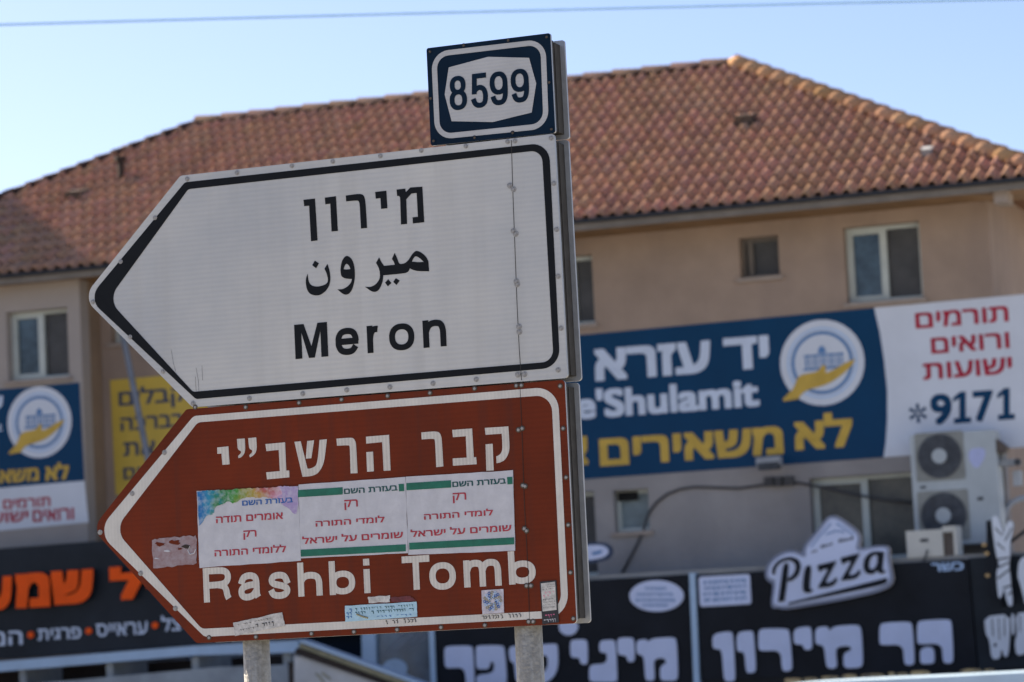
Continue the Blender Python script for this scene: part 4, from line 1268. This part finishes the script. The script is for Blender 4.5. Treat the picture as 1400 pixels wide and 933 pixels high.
def sign_letter(ch, bl, tr, wd, o, mt, parent):
    """a traffic alphabet letter drawn as even strokes inside the box bl-tr"""
    a, b = S.uv(bl, o), S.uv(tr, o)
    mb = MB()
    if ch in GP_:
        mb.shape(S, [[(a[0] + x * (b[0] - a[0]), a[1] + y * (b[1] - a[1])) for x, y in GP_[ch]]], o)
        return mb.build('letter', mt, parent)
    W_, H_ = b[0] - a[0] - wd, b[1] - a[1] - wd * .92
    f = lambda x, y: (a[0] + wd / 2 + x * W_, a[1] + wd * .46 + y * H_)
    for k, st in enumerate(GL_[ch]):
        oo = o + .00003 * k
        if st[0] == 'ring':
            (x0, y0), (x1, y1) = f(st[1], st[3]), f(st[2], st[4])
            cx, cy, rx, ry = (x0 + x1) / 2, (y0 + y1) / 2, (x1 - x0) / 2, (y1 - y0) / 2
            def sup(rx, ry, n=40, e=.88):
                P_ = []
                for i in range(n):
                    t = 2 * math.pi * i / n
                    c_, s_ = math.cos(t), math.sin(t)
                    P_.append((cx + rx * math.copysign(abs(c_) ** e, c_), cy + ry * math.copysign(abs(s_) ** e, s_)))
                return P_
            mb.shape(S, [sup(rx + wd / 2, ry + wd * .46), sup(rx - wd / 2, ry - wd * .46)], oo)
            continue
        pts = [(*f(p[0], p[1]), *p[2:]) for p in st]
        if len(pts) > 2:
            c0, c1 = pts[0], pts[-1]
            q = [(c0[0], c0[1], 1)] + [p[:2] for p in pts[1:-1]] + [(c1[0], c1[1], 1)]
            pp_ = [(p[0], p[1], len(p) > 2) for p in q]
            for _ in range(3):
                out_ = [pp_[0]]
                for i in range(1, len(pp_) - 1):
                    p, l, r = pp_[i], pp_[i - 1], pp_[i + 1]
                    out_.append((p[0] * .75 + l[0] * .25, p[1] * .75 + l[1] * .25, False))
                    out_.append((p[0] * .75 + r[0] * .25, p[1] * .75 + r[1] * .25, False))
                out_.append(pp_[-1])
                pp_ = out_
            line = [Vector(p[:2]) for p in pp_]
        else:
            line = [Vector(p[:2]) for p in pts]
        d0, d1 = (line[1] - line[0]).normalized(), (line[-1] - line[-2]).normalized()
        if len(st[0]) < 3:
            line[0] = line[0] - d0 * wd * .47
        if len(st[-1]) < 3:
            line[-1] = line[-1] + d1 * wd * .47 * (1 if len(pts) == 2 or abs(d1.x) < .2 else .1)
        Lf, Rt = [], []
        for i, p in enumerate(line):
            d = (line[min(i + 1, len(line) - 1)] - line[max(i - 1, 0)]).normalized()
            nn = Vector((-d.y, d.x)) * wd / 2
            Lf.append(p + nn)
            Rt.append(p - nn)
        n_ = len(line)
        mb.add([S.W(p.x, p.y, oo) for p in Lf + Rt], [(i, i + 1, n_ + i + 1, n_ + i) for i in range(n_ - 1)])
    return mb.build('letter', mt, parent)


def mm(p):                       # pixels on the sign to metres
    return p / 411.0


# --- route plate
k1 = crop(560, 30, 3.588)
route = panel('route_plate', [(582.9, 66.2), (752.3, 45.3), (759.3, 181.9), (589, 199.5)], [.008] * 4, 'sign_navy')
E1, E2, E3, E4 = .0012, .0024, .0036, .0048
ro_ = [S.uv(p) for p in k1([(106, 149), (667, 83), (684, 523), (126, 580)])]
ri_ = [S.uv(p) for p in k1([(133, 172), (642, 112), (657, 498), (150, 551)])]
MB().shape(S, [fillet(ro_, mm(25)), fillet(ri_, mm(17))], E1).build('border', 'route_white', route)
MB().px(S, [k1([(192, 224), (385, 172), (586, 177), (621, 303), (599, 445), (408, 492), (206, 488), (172, 357)])], E1).build('number_field', 'route_white', route)
for ch, x0, x1, yb, yt in (('8', 199, 276, 438, 261), ('5', 303, 380, 429, 249), ('9', 398, 477, 415, 239), ('9', 501, 581, 402, 226)):
    sign_letter(ch, P(k1, x0, yb), P(k1, x1, yt), .0172, E2, 'sign_navy', route)

# --- white arrow
white = panel('arrow_panel', [(246.6, 240.5), (758, 183), (776, 517), (263, 557), (113.5, 407)], [.02, .012, .012, .02, .055], 'sign_white')
white['label'] = 'white arrow panel reading Meron'
bo = [S.uv(p) for p in [(253, 249.5), (750.6, 195), (766, 502.5), (268, 546), (121, 408.5)]]
bi = [S.uv(p) for p in [(257.5, 259), (741, 205.5), (757, 494.5), (264, 536), (148, 410)]]
MB().shape(S, [fillet(bo, [.02, mm(25), mm(25), .02, mm(22)]), fillet(bi, [.02, mm(16), mm(16), .02, mm(24)])], E1).build('border', 'sign_black', white)
k3 = crop(380, 230, 3.455)
mb = MB()
for l in ([(120, 150), (175, 144), (187, 342), (156, 346), (147, 178), (124, 180)],
          [(221, 140), (274, 133), (283, 297), (253, 300), (247, 168), (224, 172)],
          [(320, 130, 1), (385, 121), (406, 128), (414, 160), (421, 283, 1), (392, 286, 1), (386, 165), (378, 152), (322, 158, 1)],
          [(459, 113), (512, 107), (517, 190), (487, 193), (484, 142), (462, 145)],
          [(560, 102), (601, 97), (604, 114), (625, 92), (682, 88), (691, 256), (637, 262), (636, 233), (661, 230), (655, 118), (630, 121), (606, 148), (610, 264), (581, 267), (577, 140), (572, 132), (563, 132)]):
    MB().px(S, [chaikin(k3(l), 2) if any(len(p) > 2 for p in l) else k3(l)], E1).build('letter', 'sign_black', white)
kA = crop(400, 330, 7.0)
mb = MB()
ara = [
    [[(145, 312, 1), (128, 350), (126, 410), (138, 465), (165, 505), (215, 522), (270, 515), (320, 475), (352, 425), (363, 365), (358, 300), (345, 250), (333, 218, 1), (305, 265, 1), (325, 305), (338, 355), (336, 395), (305, 420), (235, 437), (180, 425), (155, 390), (148, 350)]],
    [[(188, 230, 1), (213, 186, 1), (252, 213, 1), (225, 260, 1)]],
    [[(460, 240), (475, 180), (505, 142), (535, 142), (570, 175), (590, 230), (598, 310), (592, 390), (570, 465), (540, 505), (510, 514), (480, 505), (428, 462, 1), (480, 460), (530, 432), (560, 395), (568, 362, 1), (500, 358), (465, 335), (458, 290)],
     [(488, 268, 1), (500, 230), (518, 214), (540, 232), (553, 266, 1), (520, 272)]],
    [[(693, 436, 1), (745, 440), (795, 415), (830, 370), (838, 320), (828, 260), (798, 208, 1), (828, 155, 1), (850, 200), (875, 236, 1), (978, 226, 1), (968, 195), (950, 170, 1), (977, 112, 1), (998, 155), (1020, 222), (1075, 212), (1110, 180), (1140, 130), (1172, 95), (1200, 92), (1250, 120), (1285, 160), (1300, 195, 1), (1307, 288, 1), (1200, 288), (1150, 275), (1122, 260, 1), (1110, 290), (1080, 308), (868, 327, 1), (862, 390), (835, 455), (805, 484), (770, 486), (735, 468)],
     [(1142, 195, 1), (1160, 155), (1182, 143), (1215, 160), (1255, 198, 1), (1200, 202)]],
    [[(885, 397, 1), (915, 364, 1), (946, 400, 1), (912, 433, 1)]],
    [[(963, 390, 1), (988, 354, 1), (1026, 378, 1), (995, 420, 1)]],
]
for grp in ((0, 1), (2,), (3, 4, 5)):
    mb = MB()
    for q in grp:
        mb.px(S, [chaikin(kA(l), 2) for l in ara[q]], E1)
    mb.build('letter', 'sign_black', white)
for ch, x0, x1, yb, yt in (('M', 83, 231, 903, 727), ('e', 275, 379, 888, 750), ('r', 424, 486, 875, 741), ('o', 528, 641, 866, 729), ('n', 688, 791, 850, 712)):
    sign_letter(ch, P(k3, x0, yb), P(k3, x1, yt), .0212, E1, 'sign_black', white)

# --- brown arrow
brown = panel('arrow_panel', [(254.8, 559.7), (772, 519.5), (788.3, 852.3), (268.7, 879.7), (126, 723)], [.02, .012, .012, .02, .05], 'sign_brown')
brown['label'] = 'brown arrow panel reading Rashbi Tomb'
bo = [S.uv(p) for p in [(265, 569), (762.7, 528.4), (778, 844), (280, 871), (133, 727)]]
bi = [S.uv(p) for p in [(270.5, 577.8), (754, 540), (768, 834.6), (276, 860), (157, 724.5)]]
MB().shape(S, [fillet(bo, [.03, mm(31), mm(31), .03, mm(26)]), fillet(bi, [.03, mm(22), mm(22), .03, mm(24)])], E1).build('border', 'ring_white', brown)
kH, kI = crop(300, 570, 7.0), crop(500, 570, 6.667)
k5b = crop(120, 530, 2.522)
mb = MB()
for k, l in ((k5b, [(446, 207), (485, 203), (489, 265), (464, 267), (461, 228), (447, 229)]),
             (kH, [(168, 213, 1), (243, 208, 1), (248, 310), (240, 350), (215, 385), (182, 398, 1), (178, 375, 1), (205, 352), (207, 330), (190, 322), (174, 308)]),
             (kH, [(275, 205, 1), (352, 198, 1), (358, 295), (350, 340), (322, 375), (290, 390, 1), (286, 367, 1), (312, 343), (314, 322), (298, 314), (283, 300)]),
             (kH, [(440, 262), (628, 245), (640, 515), (668, 515), (670, 580), (455, 600), (447, 532), (578, 520), (567, 318), (450, 330)]),
             (kH, [(717, 240, 1), (778, 235, 1), (843, 497, 1), (870, 497), (920, 475), (940, 420), (958, 222, 1), (1028, 215, 1), (1008, 400), (985, 480), (940, 545), (880, 570), (795, 575, 1)]),
             (kH, [(840, 232), (906, 226), (880, 397), (826, 402)]),
             (kH, [(1120, 210, 1), (1245, 200), (1285, 205), (1305, 245), (1310, 300), (1322, 540, 1), (1255, 543, 1), (1248, 285), (1238, 272), (1125, 278, 1)]),
             (kI, [(2, 182), (213, 165), (227, 490), (163, 493), (150, 232), (5, 245)]),
             (kI, [(5, 323), (67, 318), (75, 498), (12, 502)]),
             (kI, [(507, 143, 1), (620, 133), (670, 140), (690, 180), (695, 230), (708, 453, 1), (643, 460, 1), (632, 215), (622, 200), (510, 207, 1)]),
             (kI, [(788, 120), (970, 107), (985, 370), (1007, 368), (1012, 433), (795, 447), (792, 380), (920, 373), (912, 178), (795, 187)]),
             (kI, [(1085, 102, 1), (1300, 88, 1), (1312, 270), (1305, 330), (1270, 395), (1225, 418), (1193, 424, 1), (1190, 362, 1), (1225, 345), (1248, 300), (1240, 155, 1), (1092, 165, 1)]),
             (kI, [(1092, 252), (1157, 246), (1167, 490), (1100, 492)])):
    MB().px(S, [chaikin(k(l), 2) if any(len(p) > 2 for p in l) else k(l)], E1).build('letter', 'letter_white', brown)
kR, kT = crop(270, 750, 5.6), crop(520, 740, 5.6)
for k, ch, x0, x1, yb, yt in ((kR, 'R', 50, 258, 415, 140), (kR, 'a', 314, 484, 402, 177), (kR, 's', 543, 709, 392, 174), (kR, 'h', 773, 948, 370, 100), (kR, 'b', 1014, 1200, 358, 88), (kR, 'i', 1268, 1324, 344, 78),
                              (kT, 'T', 172, 375, 378, 108), (kT, 'o', 380, 573, 378, 156), (kT, 'm', 643, 920, 356, 133), (kT, 'b', 987, 1181, 334, 68)):
    sign_letter(ch, P(k, x0, yb), P(k, x1, yt), .0222, E1, 'letter_white', brown)

# seams: the joint between two panel sheets runs down near the right end
mb = MB()
mb.tube([PT(S, p, .0008) for p in ((699, 192), (701, 260), (704, 340), (707, 420), (710, 480), (713, 520))], .0011, 6)
mb.build('seam', 'channel', white)
mb = MB()
mb.tube([PT(S, p, .0008) for p in ((711, 527), (714, 600), (717, 690), (722, 780), (724, 850))], .0011, 6)
mb.build('seam', 'wood_dark', brown)
mb = MB()
for a in (((234, 478), (237, 497), (240, 508)), ((268, 503), (271, 520), (272, 536)), ((276, 500), (277, 520)), ((267, 515), (268, 535))):
    mb.tube([PT(S, p, .0006) for p in a], .0007, 5)
mb.build('scratch', 'bolt', white)

# bolts
bolt = MB()
n = 12
for z0_, z1_, r0_, r1_ in ((0, .0022, .0105, .0100), (.0022, .0055, .0062, .0048)):
    V_ = [S.W(r * math.cos(2 * math.pi * i / n), r * math.sin(2 * math.pi * i / n), z) - S.o for z, r in ((z0_, r0_), (z1_, r1_)) for i in range(n)]
    bolt.add(V_, [(i, (i + 1) % n, n + (i + 1) % n, n + i) for i in range(n)] + [tuple(range(n, 2 * n))], 0 if z0_ == 0 else 1)


def bolt_mesh(mats):
    me = bpy.data.meshes.new('bolt')
    me.from_pydata([tuple(v) for v in bolt.v], [], bolt.f)
    for x in mats:
        me.materials.append(M[x])
    for p, i in zip(me.polygons, bolt.m):
        p.material_index = i
    return me


bm_light, bm_dark, bm_brown = bolt_mesh(['bolt', 'bolt']), bolt_mesh(['rust', 'bolt']), bolt_mesh(['sign_navy', 'rust'])
def bolts(parent, pts, me, sc=1.0):
    for p in pts:
        o = bpy.data.objects.new('bolt', me)
        COL.objects.link(o)
        o.parent = parent
        o.location = PT(S, p, .0004) - sign.location
        o.scale = (sc, sc, sc)


def lerp(a, b, n, t0=0.0, t1=1.0):
    return [(a[0] + (b[0] - a[0]) * (t0 + (t1 - t0) * i / (n - 1)), a[1] + (b[1] - a[1]) * (t0 + (t1 - t0) * i / (n - 1))) for i in range(n)]


bolts(white, [(256, 245), (324, 236.5), (399, 227), (455, 221), (520, 213.5), (576, 206), (637, 200), (694, 194), (704, 193), (753.5, 189)], bm_light, .8)
bolts(white, [(757, 251), (761, 314), (763, 378), (767, 449), (763, 506)], bm_light, .85)
bolts(white, [(697, 254), (702, 259), (702, 316), (705, 320), (706, 385), (707, 389), (709.5, 447), (710, 454), (708, 512.5), (717, 512)], bm_light, .95)
bolts(white, [(264, 552), (341, 545), (414, 538.5), (474, 533.5), (533, 529.5), (592, 524.5), (651, 519)], bm_light, .85)
bolts(white, [(127, 413), (212, 298), (165, 358), (178, 461), (223, 508)], bm_light, .8)
bolts(brown, [(267, 557), (336, 557), (409, 551), (467, 546.5), (530, 541.5), (588, 537.5), (649, 531.5), (706, 527.5), (713, 527), (766, 528)], bm_dark, .85)
bolts(brown, [(770, 586), (774, 653), (777, 718), (780, 783), (784, 846)], bm_dark, .85)
bolts(brown, [(709, 588), (714, 586), (715, 664), (718, 665), (717, 723), (720, 726), (720, 801), (726, 801), (723, 850), (729, 850)], bm_dark, .9)
bolts(brown, [(286, 872), (350, 871), (426, 866.5), (484, 864), (543, 861), (603, 858), (663, 855)], bm_dark, .85)
bolts(brown, [(137, 728), (192.5, 784), (240, 832)], bm_light, .9)
bolts(brown, [(225, 619), (181, 675)], bm_light, .9)
bolts(route, [(634, 62.5), (695, 55.5), (589, 135), (751, 113), (649, 188.5), (701, 182), (593, 193), (588, 71), (747.5, 51), (754, 177)], bm_brown, .75)

# the poles
for nm, pa, pb in (('l', (350.5, 885), (352, 933)), ('r', (722.5, 865), (726.5, 933))):
    a, b = S.uv(pa, -.075), S.uv(pb, -.075)
    mb = MB()
    topz = S.uv((350, 300), 0)[1] if nm == 'l' else S.uv((730, 80), 0)[1]
    mb.tube([S.W(a[0], z, -.075) for z in (topz, 2.0, 1.0, 0.0)], .0455, 28)
    po_ = mb.build('pole', 'galv', sign, True)
    if nm == 'l':
        mb = MB().shape(S, [[(a[0] - .012, a[1] + .02), (a[0] + .01, a[1] + .03), (a[0] + .012, a[1] - .005), (a[0] - .004, a[1] - .02)]], -.024, -.016)

# ------------------------------------------------------------------ posters and stickers
def rough_edge(pts, n=10, amp=.6, seed=1):
    rnd = random.Random(seed)
    out = []
    for i, p in enumerate(pts):
        q = pts[(i + 1) % len(pts)]
        for k in range(n):
            t = k / n
            out.append((p[0] + (q[0] - p[0]) * t + rnd.uniform(-amp, amp), p[1] + (q[1] - p[1]) * t + rnd.uniform(-amp, amp)))
    return out


def sticker(name, label, cat, quad, o, mt, group=None, amp=.0, seed=1, n=10):
    us = [S.uv(p, o) for p in quad]
    root = thing(name, label, cat, S.W(sum(u[0] for u in us) / len(us), min(u[1] for u in us), .0), group)
    MB().px(S, [rough_edge(quad, n, amp, seed) if amp else quad], E1 + .0002, o).build('paper', mt, root)
    return root


P1 = sticker('poster', 'white poster with rainbow watercolour corner and red Hebrew text on brown panel', 'poster',
             [(269, 671.5), (330, 670), (407.6, 665), (411, 767), (272.5, 776.6)], E3, 'paper', 'posters on the brown panel', .35, 3)
k7p = crop(260, 630, 5.833)
spl = [(54, 246, 1), (120, 240), (210, 236), (300, 232), (380, 226), (470, 222), (560, 216), (640, 214), (720, 205), (800, 205), (858, 207, 1), (862, 330), (850, 430), (820, 420), (790, 380), (730, 350), (700, 300), (640, 300), (590, 290), (540, 298), (470, 290), (420, 300), (345, 345), (300, 320), (260, 350), (200, 365), (185, 430), (130, 435), (100, 490), (72, 525, 1)]
MB().px(S, [rough_edge(chaikin(k7p(spl), 1), 3, .7, 5)], E4).build('watercolour', 'splash', P1)
mb = MB()
O6 = E4 + .0010
mb.text(S, 'בעזרת השם', P(k7p, 415, 360), P(k7p, 817, 293), O6, None, .018)
mb.build('lettering', 'blue_ink', P1)
MB().text(S, 'אומרים תודה', P(k7p, 207, 500), P(k7p, 738, 412), E4, None, .019).build('lettering', 'red_ink', P1)
MB().text(S, 'רק', P(k7p, 425, 612), P(k7p, 527, 552), E4, None, .019).build('lettering', 'red_ink', P1)
MB().text(S, 'ללומדי התורה', P(k7p, 195, 765), P(k7p, 763, 680), E4, None, .019).build('lettering', 'red_ink', P1)
k8p = crop(480, 630, 5.833)
for dx, dy, lab, quad, sd_ in ((0, 0, 'white poster with green bars, rightmost of the three on the brown panel', [(554.8, 652), (701.3, 643.3), (704.2, 753.4), (558.4, 759)], 11),
                               (-148.2, 9.5, 'white poster with green bars, between the rainbow poster and another like it', [(408.2, 662.8), (554.2, 652.3), (557.8, 756.5), (411.4, 763.5)], 12)):
    po = sticker('poster', lab, 'poster', quad, E3, 'paper', 'posters on the brown panel', .3, sd_)
    kk = lambda pts: [(p[0] + dx, p[1] + dy) for p in k8p(pts)]
    Q = lambda x, y: kk([(x, y)])[0]
    mb = MB()
    MB().px(S, [kk([(440, 180), (797, 157), (798, 215), (442, 237)])], E4).build('green_bar', 'green_ink', po)
    MB().px(S, [kk([(1243, 132), (1286, 129), (1288, 187), (1247, 190)])], E4).build('green_bar', 'green_ink', po)
    MB().px(S, [kk([(462, 656), (1300, 612), (1301, 668), (464, 711)])], E4).build('green_bar', 'green_ink', po)
    mb = MB().text(S, 'בעזרת השם', Q(808, 212), Q(1233, 140), E4, None, .024)
    mb.build('lettering', 'teal_ink', po)
    MB().text(S, 'רק', Q(812, 318), Q(916, 252), E4, None, .019).build('lettering', 'red_ink', po)
    MB().text(S, 'לומדי התורה', Q(582, 472), Q(1130, 392), E4, None, .019).build('lettering', 'red_ink', po)
    MB().text(S, 'שומרים על ישראל', Q(476, 611), Q(1277, 512), E4, None, .019).build('lettering', 'red_ink', po)


def scribble(root, quad, rows, o, mt, cols=12, seed=4, fill=.6, name='small_print'):
    """unreadable small print: short uneven strokes in rows"""
    rnd = random.Random(seed)
    a, b, c, d = [Vector(p) for p in quad]
    mb = MB()
    for r in range(rows):
        for k in range(cols):
            if rnd.random() < .12:
                continue
            t0, t1 = (k + .1) / cols, (k + .1 + rnd.uniform(.4, .8)) / cols
            h0 = (r + .2) / rows
            h1 = h0 + fill / rows * rnd.uniform(.5, 1)
            pt = lambda t, h: tuple((a * (1 - t) + b * t) * (1 - h) + (d * (1 - t) + c * t) * h)
            th = .28 * (h1 - h0)
            mb.px(S, [[pt(t0, h0), pt(t1, h0), pt(t1, h0 + th), pt(t0, h0 + th)]], o)
            if rnd.random() < .75:
                tm = t1 - (t1 - t0) * .3
                mb.px(S, [[pt(tm, h0 + th), pt(t1, h0 + th), pt(t1, h1), pt(tm, h1)]], o)
    return mb.build(name, mt, root)


t1 = sticker('sticker', 'tilted torn white sticker with black scrawl above the left pole', 'sticker', [(319, 851.5), (338, 848), (386, 837), (389, 856), (321, 870)], E3, 'scrap', None, .6, 21, 7)
kS = crop(260, 770, 3.889)
scribble(t1, kS([(345, 318), (465, 300), (467, 328), (348, 352)]), 1, E4, 'dark_ink', 7, 8, .9)
scribble(t1, kS([(250, 325), (430, 288), (432, 300), (252, 340)]), 1, E4, 'channel', 12, 9, .7)
scribble(t1, kS([(265, 350), (340, 338), (340, 352), (266, 365)]), 1, E4, 'channel', 7, 10, .7)
t2 = sticker('sticker', 'pale blue strip sticker with small print on the brown panel near its lower border', 'sticker', kS([(822, 228), (1203, 206), (1207, 285), (825, 313)]), E3, 'pale_blue', None, .25, 22)
scribble(t2, kS([(875, 236), (1190, 216), (1192, 255), (877, 276)]), 2, E4, 'teal_ink', 22, 12, .8)
scribble(t2, kS([(990, 280), (1180, 268), (1181, 280), (991, 292)]), 1, E4, 'blue_ink', 9, 13, .8)
scribble(t2, kS([(826, 240), (862, 238), (864, 296), (829, 300)]), 3, E4, 'blue_ink', 2, 14, .9)
MB().tube([PT(S, p, E4) for p in kS([(885, 272), (915, 284), (945, 292)])], .003, 6).build('crease', 'olive', t2)
t3 = sticker('sticker', 'pearly square sticker with a coloured rosette under the letter m of Tomb', 'sticker', [(658, 807.5), (688, 805.5), (689, 838), (659.5, 840)], E3, 'holo', None, .2, 23)
mb = MB()
rc = S.uv((673.5, 822), E4)
for k in range(16):
    t = k * math.pi / 8
    for j, (rr, ss) in enumerate(((.012, .0045), (.0205, .0055), (.028, .005))):
        tt_ = t + j * .2
        mb.shape(S, [circle(rc[0] + rr * math.cos(tt_), rc[1] + rr * math.sin(tt_), ss, None, 8), circle(rc[0] + rr * math.cos(tt_), rc[1] + rr * math.sin(tt_), ss * .55, None, 8)], E4 + .00015 * (k % 3) + .0004 * j, None, (k + j) % 3)
mb.build('rosette', ['blue_ink', 'ban_sky', 'olive'], t3)
t4 = sticker('sticker', 'narrow black rimmed sticker with pink and white words by the lower right corner', 'sticker', [(738, 795.5), (760.5, 793.5), (764, 851), (741.5, 854)], E3, 'dark_ink', None, .2, 24)
MB().px(S, [[(739.5, 798), (758.8, 795.5), (761, 834), (741.8, 836.3)]], E4).build('white_field', 'scrap', t4)
scribble(t4, [(741, 800), (758, 798), (758.5, 806), (741.5, 808)], 3, O6, 'dark_ink', 8, 31, .6)
scribble(t4, [(742, 809), (758, 807.5), (758.5, 816), (742.5, 817.5)], 2, O6, 'pink', 6, 32, .8)
scribble(t4, [(742, 819), (758.6, 817), (760, 832), (743, 834)], 4, O6, 'dark_ink', 8, 33, .6)
scribble(t4, [(745, 840), (759, 838.5), (759.5, 843), (745.5, 844.5)], 1, E4, 'pink', 4, 34, 1.0)
scribble(t4, [(743, 846.5), (761, 844.5), (761.5, 849.5), (743.5, 851.5)], 1, E4, 'paper', 5, 35, 1.0)
t5 = sticker('sticker', 'greyish torn sticker residue left of the rainbow poster', 'sticker', k5b([(222, 525), (262, 518), (330, 514), (374, 512), (377, 608), (300, 617), (226, 625)]), E2, 'film', None, 1.3, 25, 6)
for q, (x, y, r) in enumerate(((250, 540, 16), (300, 533, 20), (340, 548, 14), (272, 565, 9), (318, 556, 9), (236, 590, 7))):
    rnd = random.Random(90 + q)
    MB().px(S, [k5b([(x + r * rnd.uniform(.5, 1.5) * math.cos(t * .571), y + r * .45 * rnd.uniform(.4, 1.4) * math.sin(t * .571)) for t in range(11)])], E3).build('torn_patch', ('sign_brown', 'sign_brown', 'wood_dark', 'paper', 'sign_brown', 'paper')[q], t5)
MB().tube([PT(S, p, E3) for p in k5b([(352, 548), (345, 562), (352, 575), (366, 572), (372, 558)])], .002, 5).build('white_scrawl', 'paper', t5)
t6 = sticker('sticker', 'small white paper scrap just above the pale blue strip sticker', 'sticker', kS([(945, 181), (1060, 172), (1061, 207), (948, 214)]), E2, 'scrap', None, .6, 26, 6)
t7 = sticker('sticker', 'dark maroon sticker residue beside the small white scrap', 'sticker', kS([(1066, 182), (1170, 176), (1200, 200), (1130, 206), (1066, 208)]), E2, 'maroon', None, .8, 27, 5)
# handwriting on the lower white border and tape bits by the poles
for nm, x0, x1, y0, y1, sd_ in (('a', 527, 566, 851.5, 848.5, 51), ('b', 655, 714, 845, 841.5, 52)):
    rnd = random.Random(sd_)
    mb = MB()
    x = x0
    while x < x1:
        y = y0 + (y1 - y0) * (x - x0) / (x1 - x0)
        if rnd.random() < .85:
            mb.tube([PT(S, p, E2) for p in ((x, y - rnd.uniform(1, 3)), (x + rnd.uniform(1, 2.5), y - rnd.uniform(2, 3.5)), (x + rnd.uniform(2, 3.5), y + rnd.uniform(0, 2.5)), (x + rnd.uniform(1, 3), y + 2))], .0012, 5)
        x += rnd.uniform(3.5, 5.5)
    mb.build('handwriting', 'dark_ink', brown)
